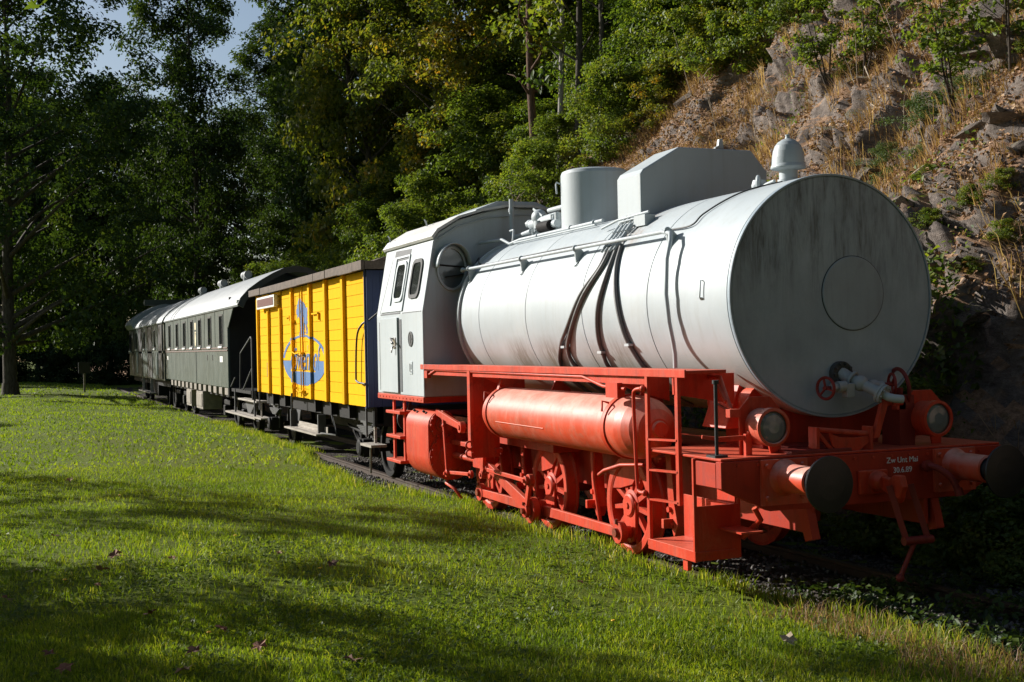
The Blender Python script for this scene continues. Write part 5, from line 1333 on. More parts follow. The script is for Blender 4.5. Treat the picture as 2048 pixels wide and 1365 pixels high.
# trees standing on the lawn left of the picture; their crowns shade the grass
tree('airy', 'lawn_tree', -15.8, -11.0, 'leafy lawn tree beyond the left edge shading the middle of the grass', 'tree', None, .54, .40, .7)
BT = tree('airy', 'lawn_tree', -8.2, -12.8, 'leafy lawn tree whose outer twig hangs into the top left corner', 'tree', None, .84, .62, 2.2)
tree('airy', 'lawn_tree', -46.0, -23.0, 'leafy lawn tree beyond the left edge shading the far grass', 'tree', None, .8, .7, 2.9)
tree('airy', 'lawn_tree', -6.4, -10.2, 'small leafy lawn tree beyond the left edge, nearest the viewpoint', 'tree', None, .44, .42, 1.1)
def maple_leaf(mb, c, n, u, s):
    w = n.cross(u); out = [(0, -.05), (.16, -.12), (.34, -.30), (.36, -.08), (.62, -.02), (.44, .14), (.50, .38), (.26, .34), (.16, .56), (0, .80)]
    P = out + [(-a, b) for a, b in out[-2:0:-1]]
    mb.add([c + u * .2 * s + n * .03 * s] + [c + (w * a + u * b) * s + n * s * .10 * abs(a) for a, b in P], [(0, 1 + k, 1 + (k + 1) % len(P)) for k in range(len(P))])
tw = MB(); lf = MB(); rs_ = random.Random(5)
path = smooth_path([(-8.2, -12.8, 3.4), (-6.8, -10.3, 4.9), (-5.2, -7.9, 5.72), (-4.3, -6.55, 5.50)], 6); tw.tube(path, .04, 6, True, .006)
for p in path[6:]:
    for k in range(5):
        c = p + Vector((rs_.uniform(-.35, .35), rs_.uniform(-.25, .25), rs_.uniform(-.16, .2))); tw.tube([p, p.lerp(c, .6) + Vector((0, 0, .03)), c], .006, 4, False, .003)
        nn = Vector((rs_.uniform(-.4, .9), rs_.uniform(-.9, .2), rs_.uniform(.2, 1))).normalized(); u_ = (Vector((rs_.uniform(-1, 1), rs_.uniform(-1, 1), -.9))); u_ = (u_ - nn * u_.dot(nn)).normalized()
        maple_leaf(lf, c, nn, u_, .15)
mi = Matrix.LocRotScale(BT.location, BT.rotation_euler, BT.scale).inverted()
for mb, nm, mt in ((tw, 'branch', M['bark']), (lf, 'leaves', M['leaf_light'])):
    mb.v = [tuple(mi @ Vector(v)) for v in mb.v]; me = mb.mesh(nm, mt)
    if nm == 'leaves':
        at = me.attributes.new('tint', 'FLOAT', 'POINT'); at.data.foreach_set('value', np.repeat(np.random.RandomState(3).rand(len(me.vertices) // 19 + 1), 19)[:len(me.vertices)].astype(np.float32))
    link(nm, me, BT)
GV = 'unseen trees added behind the viewpoint to block the sky'
for k, x, y, s in (('dense', 24, -24, .8), ('wood', 25, -16, 1.0), ('dense', 22, -8, .8), ('wood', 21, 0, 1.05), ('green', 28, 6, 1.1), ('wood', 22, 9.5, 1.0), ('dense', 38, -31, .8), ('wood', 40, 4, 1.1), ('dense', 44, -12, .9), ('wood', 26, 14, 1.0), ('green', 24, -27, 1.0), ('wood', 37, -20, 1.1), ('green', 15, 9.5, .8), ('dense', 19, 13, .8)):  # added out of view to block low sky and darken the locomotive front
    tree(k, 'sky_blocking_tree', x, y, 'leafy tree added unseen behind the viewpoint to block the sky', 'tree', GV, s)
# bare trunks with crowns out of the picture
def pole_tree(x, y, lean, r, bark, label):
    H = 17.; o = thing('tall_tree', label, 'tree', (x, y, terr(x, y) - .3))
    C = crown_centers(90, 2.6, 7, SH_ROUND, int(abs(x * 10)), 10.5)  + np.array([lean[0] * .8, lean[1] * .8, 0])
    link('crown', foliage('crown', M['leaf_mid'], np.concatenate([C, [(rnd.uniform(-1.2, 1.2), rnd.uniform(-1.1, .8), rnd.uniform(3.5, 9)) for _ in range(7)]]), .8, 90, .22), o); link('trunk', trunk_mesh('trunk', M[bark], H, r, np.concatenate([C, [(rnd.uniform(-1, 1), rnd.uniform(-1, .6), rnd.uniform(3.5, 9)) for _ in range(26)]]), 60, int(abs(x * 7)), lean, .4), o)
pole_tree(-26.6, 8.3, (-1.2, -.4), .16, 'redbark', 'tall tree with a slightly leaning reddish trunk, leftmost bare trunk on the slope')
pole_tree(-25.9, 8.7, (.1, .0), .11, 'palebark', 'tall slim tree with a pale grey trunk beside the reddish leaning trunk')
pole_tree(-25.0, 8.9, (-.5, .2), .14, 'bark', 'tall tree with a dark trunk, right of the pale grey trunk')
pole_tree(-24.4, 9.3, (.3, .3), .11, 'bark', 'thin dark trunked tree, rightmost of the bare trunks on the slope')

# ---- bushes on the slope behind the train
GB = {'bushy': ('leafy dark green bush on the slope behind the train', 'dark green bushes on the slope'), 'light': ('pale green sunlit bush on the slope behind the train', 'pale green bushes on the slope'),
      'hazel': ('yellowing bush on the slope behind the train', 'yellowing bushes on the slope'), 'shade': ('low dark bush at the foot of the slope behind the coaches', 'dark bushes at the foot of the slope')}
bl_ = []
def far_enough(x, y, d): return all((x - a) ** 2 + (y - b) ** 2 > d * d for a, b in bl_)
tries = 0
while len(bl_) < 92 and tries < 4000:
    tries += 1
    x = rnd.uniform(-58, -11.5); y = rnd.uniform(3.0, 13.5)
    if x > -21.5 and y < 10.4: continue
    if x > -23.5 and y < 8.4: continue
    if not far_enough(x, y, 1.9): continue
    bl_.append((x, y))
    k = rnd.choice(['bushy', 'bushy', 'light', 'light', 'hazel']) if x > -44 else rnd.choice(['bushy', 'shade', 'shade', 'light'])
    s = rnd.uniform(.55, .95) * (.62 if y < 4.6 else 1.)
    if -29 < x < -21 and 5.5 < y < 10: s *= .62
    tier = 'at the foot of the slope' if y < 5 else 'halfway up the slope' if y < 8.6 else 'high on the slope'
    tree(k, 'bush', x, y, {'bushy': 'dark green bush', 'light': 'pale green bush', 'hazel': 'yellowing bush', 'shade': 'low dark bush'}[k] + ' ' + tier + ', behind the ' + behind(x, y), 'bush', GB[k][1], s, s * rnd.uniform(.8, 1.2))
ORD = 'first second third fourth fifth sixth seventh eighth ninth tenth eleventh twelfth thirteenth fourteenth fifteenth sixteenth seventeenth eighteenth nineteenth twentieth twenty-first'.split()
# bushes crowning the rocky cutting
for i, (k, x, y, s) in enumerate(sorted((('bushy', -20.8, 11.0, .9), ('light', -19.4, 11.0, .75), ('bushy', -18.2, 11.2, .85), ('hazel', -17.0, 11.1, .8), ('bushy', -16.0, 11.5, .9), ('light', -15.0, 11.6, .85), ('bushy', -14.0, 12.0, .9), ('bushy', -12.6, 12.2, .9), ('light', -11.2, 12.4, .9), ('hazel', -18.8, 12.6, .9), ('bushy', -9.4, 12.6, .9), ('bushy', -7.4, 12.8, .9), ('bushy', -21.6, 9.6, .6), ('light', -22.4, 8.6, .6), ('bushy', -19.6, 9.9, .55), ('hazel', -18.3, 9.7, .5), ('bushy', -16.9, 9.7, .55), ('light', -15.6, 9.9, .5), ('bushy', -14.4, 10.2, .6), ('bushy', -13.2, 10.5, .6), ('hazel', -20.4, 9.2, .45)), key=lambda q: math.atan2(q[2] + 6.646, 7.798 - q[1]))):
    tree(k, 'bush', x, y, {'bushy': 'dark green', 'light': 'pale green', 'hazel': 'yellowing'}[k] + ' bush overhanging the cutting, ' + ORD[i] + ' from the left along its top', 'bush', 'bushes along the top of the rocky cutting', s)

# ---- undergrowth covering the wooded slope
def hill_scatter(n, xr, yr, keep):
    x = RS.uniform(*xr, n); y = RS.uniform(*yr, n); k = keep(x, y); x, y = x[k], y[k]
    return hill_pts(x, y)
def keep_u(x, y):
    P = np.stack([x, y, 0 * x], 1)
    left = (x < -21.2) & ~((x > -23.5) & (y < 8.2))
    top = (y > 10.2) & (x < -6)
    return (left | top) & (vnoise(P * .9, 3) + .5 * vnoise(P * 2.3, 4) > -.45)
P = hill_scatter(105000, (-48, -6), (2.5, 15), keep_u)
h = (.08 + .55 * np.clip(vnoise(P * 1.1, 6) + .35, 0, 1)) * RS.rand(len(P))
P[:, 2] += h; P[:, 1] -= h * .4
V, F = leaf_geo(P, np.array([-.2, -.5, .8]) + RS.normal(size=P.shape) * .6, np.full(len(P), .13))
t = np.clip(.25 + .5 * vnoise(P * .8, 12) + .45 * RS.rand(len(P)), 0, 1)
U_ = bpy.data.objects.new('undergrowth', np_mesh('undergrowth', V, [F], M['leaf_mid'], np.repeat(t, 4))); COL.objects.link(U_)
tag(U_, 'low leafy undergrowth covering the wooded slope', 'undergrowth', None, 'stuff')
P = hill_scatter(26000, (-105, -48), (2.4, 26), lambda x, y: x < 0)
P[:, 2] += RS.rand(len(P)) * .7
V, F = leaf_geo(P, np.array([0, -.4, .9]) + RS.normal(size=P.shape) * .6, np.full(len(P), .30))
U_ = bpy.data.objects.new('far_undergrowth', np_mesh('far_undergrowth', V, [F], M['leaf_dark'], np.repeat(RS.rand(len(P)), 4))); COL.objects.link(U_)
tag(U_, 'dark undergrowth below the far trees', 'undergrowth', None, 'stuff')

# ---- blades
def blades(P, hgt, wid, lean, mat, name, tint, two=True, dirv=None):
    """curved blades: 5 vertices each when two, else single triangles"""
    n = len(P); a = RS.uniform(0, 6.283, n); side = np.stack([np.cos(a), np.sin(a), 0 * a], 1)
    b = RS.uniform(0, 6.283, n); L = np.stack([np.cos(b), np.sin(b), 0 * b], 1)
    if dirv is not None: L = unit(L * .7 + np.asarray(dirv))
    lean = lean[:, None]; H = hgt[:, None]; w = side * (wid[:, None] * .5); up = np.array([0, 0, 1.])
    tip = P + up * H * (1 - .35 * lean) + L * H * lean
    if two:
        mid = P + up * H * .55 + L * H * lean * .32
        V = np.stack([P - w, P + w, mid + w * .8, mid - w * .8, tip], 1).reshape(-1, 3); k = np.arange(n) * 5
        F = [np.stack([k, k + 1, k + 2, k + 3], 1), np.stack([k + 3, k + 2, k + 4], 1)]; T = np.repeat(tint, 5)
    else:
        V = np.stack([P - w, P + w, tip], 1).reshape(-1, 3); k = np.arange(n) * 3; F = [np.stack([k, k + 1, k + 2], 1)]; T = np.repeat(tint, 3)
    o = bpy.data.objects.new(name, np_mesh(name, V, F, M[mat], T)); COL.objects.link(o)
    return o
# dry grass on the ledges of the cutting
def keep_d(x, y):
    P = np.stack([x, y, 0 * x], 1)
    return (vnoise(P * .75, 51) + .9 * vnoise(P * 2.1, 52) > .06) & (y > 3.0)
P = hill_scatter(105000, (-23, 5), (2.9, 11.5), keep_d)
P = np.concatenate([P, hill_scatter(9000, (-24, 3), (2.3, 4.2), lambda x, y: vnoise(np.stack([x, y, 0 * x], 1) * 1.4, 57) > .1)])
n = len(P); pn = vnoise(P * .9, 61)
o = blades(P - np.array([0, 0, .03]), RS.uniform(.12, .46, n) * (1 + .6 * pn), RS.uniform(.006, .014, n), RS.uniform(.3, 1.1, n), 'drygrass', 'dry_grass', np.clip(.4 + .5 * pn + .35 * RS.normal(size=n), 0, 1), True, (.1, -.9, 0))
tag(o, 'tufts of dry brown grass on the rocky cutting', 'dry grass', None, 'stuff')
# litter of dead leaves and small leaves on the ledges
P = hill_scatter(120000, (-23, 5), (2.5, 11.5), lambda x, y: vnoise(np.stack([x, y, 0 * x], 1) * 1.1, 71) > -.4); P[:, 2] += .02 + .10 * RS.rand(len(P)) ** 2
V, F = leaf_geo(P, np.array([0, -.5, .8]) + RS.normal(size=P.shape) * .5, np.full(len(P), .07))
o = bpy.data.objects.new('leaf_litter', np_mesh('leaf_litter', V, [F], M['deadleaf'], np.repeat(RS.rand(len(P)), 4))); COL.objects.link(o)
tag(o, 'brown leaf litter lying on the rocky cutting', 'leaf litter', None, 'stuff')
P = hill_scatter(15000, (-15, 5), (2.4, 11), lambda x, y: (vnoise(np.stack([x, y, 0 * x], 1) * .9, 81) > .42) | ((y < 2.8) & (vnoise(np.stack([x, y, 0 * x], 1) * 1.2, 83) > -.4)))
P[:, 2] += RS.rand(len(P)) * .22; P[:, 1] -= RS.rand(len(P)) * .2
V, F = leaf_geo(P, np.array([0, -.5, .8]) + RS.normal(size=P.shape) * .6, np.full(len(P), .075))
o = bpy.data.objects.new('creeping_plants', np_mesh('creeping_plants', V, [F], M['leaf_light'], np.repeat(np.clip(RS.rand(len(P)) * .8, 0, 1), 4))); COL.objects.link(o)
tag(o, 'low green plants creeping over the rocky cutting', 'ground cover', None, 'stuff')

P = hill_scatter(30000, (-9, 4), (2.0, 3.9), lambda x, y: vnoise(np.stack([x, y, 0 * x], 1) * 1.7, 85) + (3.0 - y) * .9 > .12)
hh = RS.rand(len(P)); P[:, 2] += hh * .55; P[:, 1] -= hh * .25
V, F = leaf_geo(P, np.array([0, -.6, .7]) + RS.normal(size=P.shape) * .6, np.full(len(P), .10))
o = bpy.data.objects.new('foot_plants', np_mesh('foot_plants', V, [F], M['leaf_mid'], np.repeat(np.clip(RS.rand(len(P)) * .85, 0, 1), 4))); COL.objects.link(o)
tag(o, 'leafy weeds growing along the foot of the rocky cutting', 'weeds', None, 'stuff')
x = RS.uniform(-1.2, 4.5, 9000); y = RS.uniform(-.5, 2.3, 9000); k = vnoise(np.stack([x, y, 0 * x], 1) * 1.9, 87) > -.25; P = np.stack([x, y, ground_z(x, y)], 1)[k]; P[:, 2] += RS.rand(len(P)) * .17
V, F = leaf_geo(P, np.array([0, -.3, .9]) + RS.normal(size=P.shape) * .6, np.full(len(P), .075))
o = bpy.data.objects.new('track_weeds', np_mesh('track_weeds', V, [F], M['leaf_dark'], np.repeat(np.clip(RS.rand(len(P)) * .85, 0, 1), 4))); COL.objects.link(o)  # dark leaves added to hide the rails where the ground lies in black shade
tag(o, 'dark weeds added over the shaded track in front of the locomotive', 'weeds', None, 'stuff')
# ---- rocks set in the cutting: pieces of the hillside
def rock_mesh(seed):
    rs = np.random.RandomState(seed); bm = bmesh.new()
    for _ in range(16):
        v = rs.normal(size=3); v /= np.linalg.norm(v); v *= rs.uniform(.75, 1.1)
        bm.verts.new(np.clip(v, -.72, .72) * np.array([1.25, .9, .62]))
    r = bmesh.ops.convex_hull(bm, input=bm.verts)
    bmesh.ops.delete(bm, geom=[g for g in r['geom_interior'] if isinstance(g, bmesh.types.BMVert)], context='VERTS')
    bmesh.ops.subdivide_edges(bm, edges=bm.edges, cuts=1, use_grid_fill=True)
    bmesh.ops.triangulate(bm, faces=bm.faces)
    for v in bm.verts:
        p = np.array([tuple(v.co)]); v.co += v.co.normalized() * float(fbm(p * 2.3 + seed, 3, seed)[0]) * .16
    me = bpy.data.meshes.new('rock'); bm.to_mesh(me); bm.free(); me.materials.append(M['rock'])
    return me
ROCKS = [rock_mesh(100 + i) for i in range(9)]
def rock(x, y, s, rz=None, tilt=None, sc=(1, 1, 1), lift=0.):
    p, nn = on_hill(x, y)
    o = link('rock', rnd.choice(ROCKS), HILL, p + nn * lift * s, (rnd.uniform(-.35, .35) if tilt is None else tilt, rnd.uniform(-.3, .3), rnd.uniform(0, 6.28) if rz is None else rz))
    o.scale = (s * sc[0], s * sc[1], s * sc[2])
for i in range(60):
    x = rnd.uniform(-20, 4.0); y = rnd.uniform(2.5, 10.5)
    if float(vnoise(np.array([[x * .5, y * .5, 0]]), 91)[0]) < -.25: continue
    s = rnd.choice([.14, .18, .22, .28, .36, .48]); rock(x, y, s * rnd.uniform(.6, .95), sc=(1.2, 1, rnd.uniform(.6, 1.1)), lift=-.25)
for i in range(26): rock(rnd.uniform(-30, -14), rnd.uniform(2.4, 4.6), rnd.uniform(.15, .35))

for i in range(70): rock(rnd.uniform(-8, 4), rnd.uniform(2.3, 4.6), rnd.uniform(.10, .24), sc=(1.3, 1, .8), lift=-.1)
# ---- saplings, bare stems, sprigs on the cutting
def sapling(x, y, H, label, seed, lean=(0, 0), leafy=True, group=None, dens=1.0):
    rs = np.random.RandomState(seed); o = thing('sapling' if leafy else 'bare_stem', label, 'sapling' if leafy else 'dry stem', (x, y, terr(x, y) - .05), group)
    m = MB(); Cn = []
    for s in range(3 if leafy else 1):
        d = Vector((lean[0] + rs.uniform(-.25, .25), lean[1] + rs.uniform(-.25, .15), 1)); h = H * rs.uniform(.7, 1.0)
        path = [Vector((0, 0, 0)), d * h * .4 + Vector((rs.uniform(-.05, .05), 0, 0)), d * h * .75, d * h]
        m.tube(smooth_path(path, 3), .020 if leafy else .012, 5, False, .004)
        for k in range(int(12 * dens)):
            t = rs.uniform(.35, 1.0); b = d * h * t; a = rs.uniform(0, 6.28); l = H * rs.uniform(.14, .30) * (1.2 - .6 * t)
            e = b + Vector((math.cos(a) * l, math.sin(a) * l, l * rs.uniform(.1, .6)))
            m.tube([b, b.lerp(e, .5) + Vector((0, 0, .04)), e], .006, 4, False, .003)
            if leafy:
                for q in range(4): Cn.append(tuple(b.lerp(e, .35 + .22 * q)))
    link('stem', m.mesh('stem', M['twig'] if not leafy else M['bark']), o)
    if leafy: link('foliage', foliage('foliage', M['leaf_light'], Cn, .13, 9, .085, .6), o)
    return o
def tuft(kind, x, y, s, label, group):
    o = thing('shrub', label, 'shrub', (x, y, terr(x, y) - .05), group); o.scale = (s, s, s * .8); o.rotation_euler = (0, 0, rnd.uniform(0, 6))
    c, t = KIND[kind]; link('foliage', c, o)
    return o

sapling(-10.9, 7.35, 2.0, 'green leafy sapling on the cutting, above the bell', 41)
sapling(-10.1, 7.5, 1.8, 'green leafy sapling growing right of the one above the bell', 42)
sapling(-5.6, 5.5, 2.2, 'leafy sapling at the top right corner of the cutting', 43, (.05, -.05), dens=1.4)
sapling(-4.7, 5.6, 2.2, 'leafy sapling at the right edge of the cutting', 44, (.1, -.05), dens=1.3)
GS = 'dry bare stems standing on the cutting'
for i, (x, y, H) in enumerate(((-17.0, 8.6, 1.9), (-15.8, 8.0, 1.6), (-18.2, 8.8, 2.1), (-19.5, 9.6, 2.2), (-9.5, 6.9, 1.3), (-9.1, 6.7, 1.0), (-8.4, 6.9, 1.6), (-8.9, 7.6, 1.8), (-12.1, 7.2, 1.2), (-13.4, 7.4, 1.6), (-7.6, 6.2, .9), (-10.4, 6.4, .9), (-6.9, 6.9, 1.8), (-14.2, 6.3, 1.5), (-15.2, 5.6, 1.8))):
    sapling(x, y, H, 'thin dry bare stem standing on the rocky cutting', 60 + i, (rnd.uniform(-.15, .15), -.05), False, GS, .4)
GB_ = 'bare grey bushes behind the locomotive cab'
for i, (x, y, H) in enumerate(((-18.6, 4.3, 3.4), (-17.6, 4.5, 3.0), (-19.4, 5.0, 3.2), (-16.2, 4.8, 2.4))):
    sapling(x, y, H, 'bare grey twiggy bush behind the locomotive cab', 80 + i, (rnd.uniform(-.2, .2), -.1), False, GB_, 1.6)
for (a, b, r, lab) in (((-9.9, 7.2, .05), (-8.0, 6.1, .05), .022, 'long pale fallen branch lying across the rocks above the bell'), ((-10.2, 7.6, .3), (-8.9, 6.8, .05), .018, 'pale fallen branch leaning above the mossy rock'), ((-12.4, 6.6, .1), (-11.6, 6.2, .1), .022, 'short pale stick lying in the dry grass above the sand box'), ((-5.2, 4.3, .1), (-4.6, 4.05, .1), .016, 'thin pale stick lying on the ledge right of the tank')):
    A = Vector((a[0], a[1], terr(a[0], a[1]) + a[2])); B = Vector((b[0], b[1], terr(b[0], b[1]) + b[2]))
    tag(MB().tube(smooth_path([A, A.lerp(B, .4) + Vector((0, -.05, .08)), B], 4), r, 6, True, r * .4).build('fallen_branch', M['twig']), lab, 'branch')
for i, (x, y, s) in enumerate(((-6.57, 5.9, .55), (-6.9, 5.6, .5), (-6.2, 5.65, .5), (-5.9, 6.1, .5), (-7.4, 5.8, .42), (-6.6, 5.3, .4))): 
    tuft('sprigs', x, y, s, 'low blue green shrub on the mossy ledge above the tank', 'blue green shrubs on the mossy ledge')
for i, (x, y, s) in enumerate(((-3.6, 3.9, .22), (-3.2, 4.0, .2), (-2.9, 3.7, .2), (-4.0, 3.6, .2), (-3.0, 3.3, .16), (-4.7, 4.2, .16), (-2.4, 3.9, .18))):
    tuft('low', x, y, s, 'small green fern like plant on the sunlit rocks right of the tank', 'green plants on the rocks right of the tank')
for i in range(26):
    x = rnd.uniform(-4.6, 1.0); y = rnd.uniform(1.95, 2.6); tuft('low', x, y, rnd.uniform(.3, .62), 'nettle like plant at the shaded foot of the rocks', 'nettle like plants at the foot of the rocks')
for i in range(24):
    x = rnd.uniform(-21, 2.5); y = rnd.uniform(3.2, 9); tuft('low', x, y, rnd.uniform(.12, .22), 'small leafy plant on the rocky cutting', 'small leafy plants on the rocky cutting')
for (x, y, s, rz, tl, sc) in ((-8.5, 6.33, .62, .4, .2, (1.3, 1, .8)), (-8.0, 6.0, .5, 1.2, -.2, (1, 1, .9)), (-7.55, 5.56, .55, 2., .1, (1, 1, 1.1)), (-7.9, 5.3, .45, .3, .2, (1.1, 1, 1)), (-4.23, 4.78, .55, .1, .1, (1.5, 1, .5)), (-3.7, 4.6, .45, .6, .0, (1.4, 1, .6)), (-6.31, 6.99, .7, .3, .2, (1.3, 1, .9)), (-6.66, 6.63, .5, .1, .4, (1.6, 1, .45)), (-5.0, 5.9, .6, .1, .1, (1, 1, 1.2)), (-5.67, 4.82, .34, .4, .3, (1.6, 1, .4)), (-14.0, 8.54, .45, .2, .9, (1.4, 1, .4)), (-10.0, 7.38, .5, .4, .3, (1, 1, 1)), (-5.4, 4.3, .4, .9, .3, (1, 1, 1)), (-4.6, 3.6, .45, .2, .2, (1, 1, 1.1)), (-3.5, 3.2, .42, 1.5, .1, (1, 1, 1.2)), (-2.6, 3.0, .4, .5, .3, (1, 1, 1.1)), (-3.9, 2.9, .4, .8, .1, (1, 1, 1.2)), (-9.2, 6.1, .5, .1, .0, (1.2, 1, .9))):
    rock(x, y, s * .62, rz, tl, sc, -.15)

# ---- lawn
def lawn_pts(n, dmin, dmax, a0=-50, a1=36):
    """uniform points in a sector of the lawn in front of the camera position"""
    d = np.sqrt(RS.uniform(dmin ** 2, dmax ** 2, n)); a = np.radians(RS.uniform(a0, a1, n)) + .385
    x = 7.7977 - d * np.cos(a); y = -6.6464 + d * np.sin(a)
    k = y < lawn_edge(x) + RS.normal(size=n) * .10
    x, y = x[k], y[k]
    return np.stack([x, y, ground_z(x, y)], 1)
def lawn_tint(P, rn=.22):
    return np.clip(.32 + .24 * fbm(P * .55, 3, 3) + .30 * fbm(P * 2.2, 3, 7) + rn * RS.normal(size=len(P)), 0, 1)
for nm, n, d0, d1, h0, h1, w0, w1, two in (('grass', 225000, 3.2, 9.5, .022, .068, .005, .009, True), ('grass', 160000, 9.5, 22, .035, .09, .010, .018, False), ('grass', 120000, 22, 60, .04, .10, .03, .055, False), ('grass', 30000, 60, 110, .06, .14, .09, .14, False)):
    P = lawn_pts(n, d0, d1); m_ = len(P)
    tall = 1 + .45 * fbm(P * 1.3, 3, 15)
    P[:, 2] -= .006
    o = blades(P, RS.uniform(h0, h1, m_) * tall, RS.uniform(w0, w1, m_), RS.uniform(.1, .95, m_), 'grass', nm, lawn_tint(P, .20 if d0 < 9 else .13 if d0 < 20 else .08), two)
    tag(o, {3.2: 'short lawn grass nearest the camera', 9.5: 'lawn grass in the middle distance beside the locomotive', 22: 'lawn grass beside the coaches', 60: 'lawn grass at the far end'}[d0], 'grass', None, 'stuff')
# broad leaved weeds and clover in the turf
P = lawn_pts(60000, 4.0, 13); k = fbm(P * .9, 3, 23) + .4 * vnoise(P * 3, 25) > .12; P = P[k]; P[:, 2] += RS.uniform(.015, .05, len(P))
V, F = leaf_geo(P, np.array([0, 0, 1.]) + RS.normal(size=P.shape) * .35, np.full(len(P), .034), .8, .05)
o = bpy.data.objects.new('clover', np_mesh('clover', V, [F], M['leaf_light'], np.repeat(np.clip(RS.rand(len(P)) * .7, 0, 1), 4))); COL.objects.link(o)
tag(o, 'patches of clover and small weeds in the lawn', 'clover', None, 'stuff')
P = lawn_pts(420, 4.0, 14); P = np.repeat(P, 26, 0) + RS.normal(size=(len(P) * 26, 3)) * np.array([.05, .05, 0]); n = len(P)
P[:, 2] = ground_z(P[:, 0], P[:, 1])
o = blades(P, RS.uniform(.05, .11, n), RS.uniform(.004, .009, n), RS.uniform(.3, 1.1, n), 'grass', 'grass_tufts', np.clip(.36 + .3 * RS.normal(size=n), 0, 1))
tag(o, 'taller tufts of grass scattered over the lawn', 'grass', None, 'stuff')
P = lawn_pts(26000, 4.0, 16); P = P[vnoise(P * 1.6, 33) + .5 * vnoise(P * 5, 35) > .42]; P[:, 2] += RS.uniform(.01, .05, len(P))
V, F = leaf_geo(P, np.array([0, 0, 1.]) + RS.normal(size=P.shape) * .5, np.full(len(P), .06), .5, .06)
o = bpy.data.objects.new('broad_weeds', np_mesh('broad_weeds', V, [F], M['leaf_mid'], np.repeat(np.clip(RS.rand(len(P)) * .8, 0, 1), 4))); COL.objects.link(o)
tag(o, 'broad leaved weeds growing in patches in the lawn', 'weeds', None, 'stuff')
# longer grass along the edge of the ballast and round the wheels
x = RS.uniform(-30, 1.5, 9000); y = lawn_edge(x) + RS.normal(size=9000) * .13 - .02; P = np.stack([x, y, ground_z(x, y)], 1); n = len(P)
o = blades(P, RS.uniform(.06, .19, n) * (1 + .4 * vnoise(P * 2, 5)), RS.uniform(.005, .010, n), RS.uniform(.1, .8, n), 'grass', 'edge_grass', np.clip(.45 + .3 * RS.normal(size=n), 0, 1))
tag(o, 'longer grass along the edge of the ballast', 'grass', None, 'stuff')
# dry weeds in front of the locomotive at the right
x = RS.uniform(-.7, 4.0, 4200); y = -.75 + .5 * vnoise(np.stack([x * 1.5, 0 * x, 0 * x], 1), 9) + RS.normal(size=4200) * .30 + .10 * x; k = vnoise(np.stack([x * 2, y * 2, 0 * x], 1), 19) > -.2; x, y = x[k], y[k]; P = np.stack([x, y, ground_z(x, y)], 1); n = len(P)
o = blades(P, RS.uniform(.05, .18, n), RS.uniform(.003, .007, n), RS.uniform(.2, 1.0, n), 'drygrass', 'dry_weeds', np.clip(.35 + .3 * RS.normal(size=n), 0, 1))
tag(o, 'dry weeds and straw in front of the locomotive', 'dry grass', None, 'stuff')

# fallen leaves on the lawn
FALLEN = [(-3.47, -6.51, 3, 1.1), (-4.06, -5.83, 0, 1.3), (-3.24, -5.99, 1, 1.2), (-5.81, -6.3, 2, 0.9), (-3.64, -5.37, 0, 0.9), (-3.04, -4.04, 2, 1.1), (-1.3, -5.79, 2, 1.0), (-0.64, -5.4, 0, 1.0), (-0.07, -5.64, 2, 1.1), (-0.41, -6.48, 2, 1.0), (0.01, -6.41, 0, 1.0), (-0.06, -5.24, 0, 1.0), (0.42, -4.76, 2, 1.2), (0.37, -5.76, 1, 1.0), (0.54, -1.67, 3, 1.2), (-3.81, -4.36, 1, 0.8), (-2.53, -6.07, 1, 0.8), (-2.35, -6.74, 2, 1), (-1.82, -2.16, 2, 0.8), (-11.82, -5.92, 1, 1.2)]
DAND = [(-2.67, -4.24), (-0.44, -5.5), (-2.76, -6.31), (-5.01, -4.58), (-0.28, -2.62), (-9.2, -5.4)]
DM = MB().lathe([(0, .004), (.012, .006), (.016, 0), (.006, -.006)], (0, 0, 0), (0, 0, 1), 10).mesh('flower_head', plain('dandelion_yellow', (.75, .42, .01), .7)); DS = MB().tube([(0, 0, 0), (.004, 0, .07)], .0025, 4).mesh('stalk', M['leaf_light'])
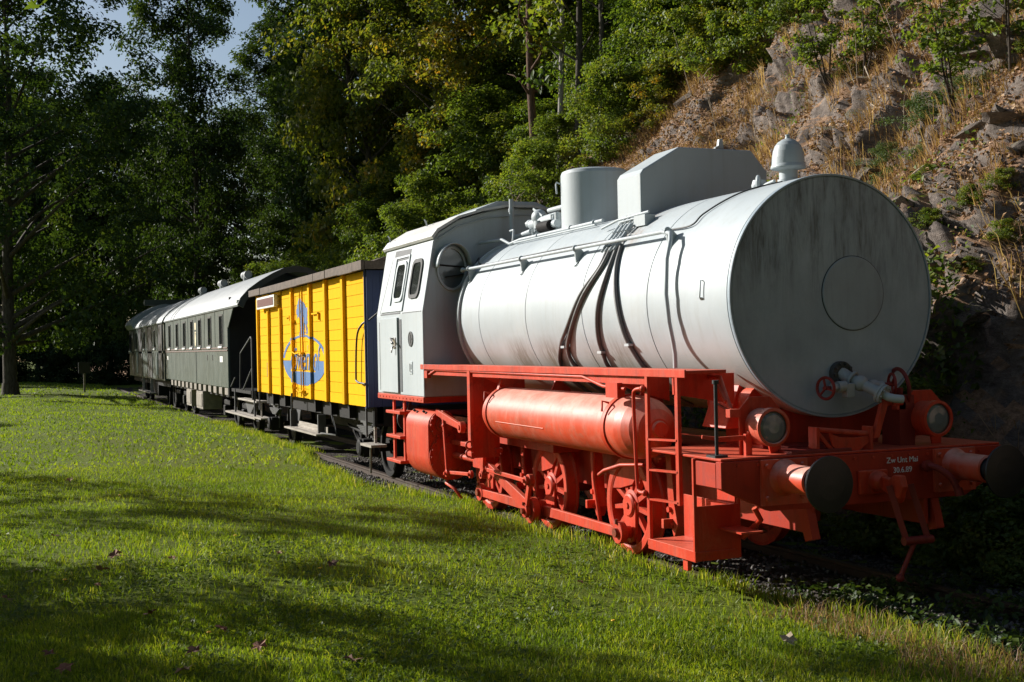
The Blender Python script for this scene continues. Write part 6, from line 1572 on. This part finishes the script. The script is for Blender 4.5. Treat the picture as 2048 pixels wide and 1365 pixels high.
def dead_leaf(seed):
    rs = random.Random(seed); m = MB(); c = (0, 0, .012); R = []
    for k in range(11):
        a = 2 * math.pi * k / 11; r = .055 * (1.0 if k % 2 else .58) * rs.uniform(.85, 1.2); R.append((r * math.cos(a), r * math.sin(a), .010 + rs.uniform(-.006, .022)))
    m.add([c] + R, [(0, 1 + k, 1 + (k + 1) % 11) for k in range(11)])
    m.tube([(0, 0, .012), (-.05, .01, .02), (-.085, .0, .014)], .002, 4)
    return m.mesh('fallen_leaf', None)
DL = []
for i, c in enumerate(((.20, .075, .035), (.33, .19, .10), (.14, .06, .03), (.42, .33, .22))):
    me = dead_leaf(i); me.materials.append(plain('dry_leaf_%s' % ('russet', 'tan', 'brown', 'pale')[i], c, .8, 0, .3, 30)); DL.append(me)
NMS = ('russet', 'tan', 'dark brown', 'pale')
for (x, y, k, s) in FALLEN:
    o = link('fallen_leaf', DL[k], None, (x, y, float(ground_z(x, y)[0]) + .035), (rnd.uniform(-.5, .5), rnd.uniform(-.5, .5), rnd.uniform(0, 6.28))); o.scale = (s, s, s)
    tag(o, '%s fallen leaf lying on the lawn' % NMS[k], 'leaf', '%s fallen leaves on the lawn' % NMS[k])
# dandelions
for (x, y) in DAND:
    o = thing('dandelion', 'small yellow dandelion flower in the lawn', 'flower', (x, y, float(ground_z(x, y)[0])), 'dandelions in the lawn')
    link('flower_head', DM, o, (0, 0, .07)); link('stalk', DS, o)
# ---- post box like sign and the fence at the left
s = thing('sign_post', 'small dark board on a short wooden post at the end of the lawn', 'sign', (-62.5, -3.2, terr(-62.5, -3.2)))
MB().box(-62.55, -62.45, -3.25, -3.15, 0, 1.3).build('post', M['plank'], s); MB().box(-62.6, -62.44, -3.5, -2.9, 1.15, 1.75).build('board', M['black'], s)
s = thing('wooden_rail_fence', 'dark wooden rail fence beside the big maple at the left edge', 'fence', (-55.0, -8.0, 0.2))
for y in (-7.75, -9.6): MB().box(-55.1, -54.9, y - .12, y + .12, 0.0, 2.0 if y > -8 else 1.4).build('fence_post', M['bark'], s)
for z in (.7, 1.15): MB().box(-55.0, -54.9, -11.5, -7.8, z, z + .16).build('fence_rail', M['bark'], s)
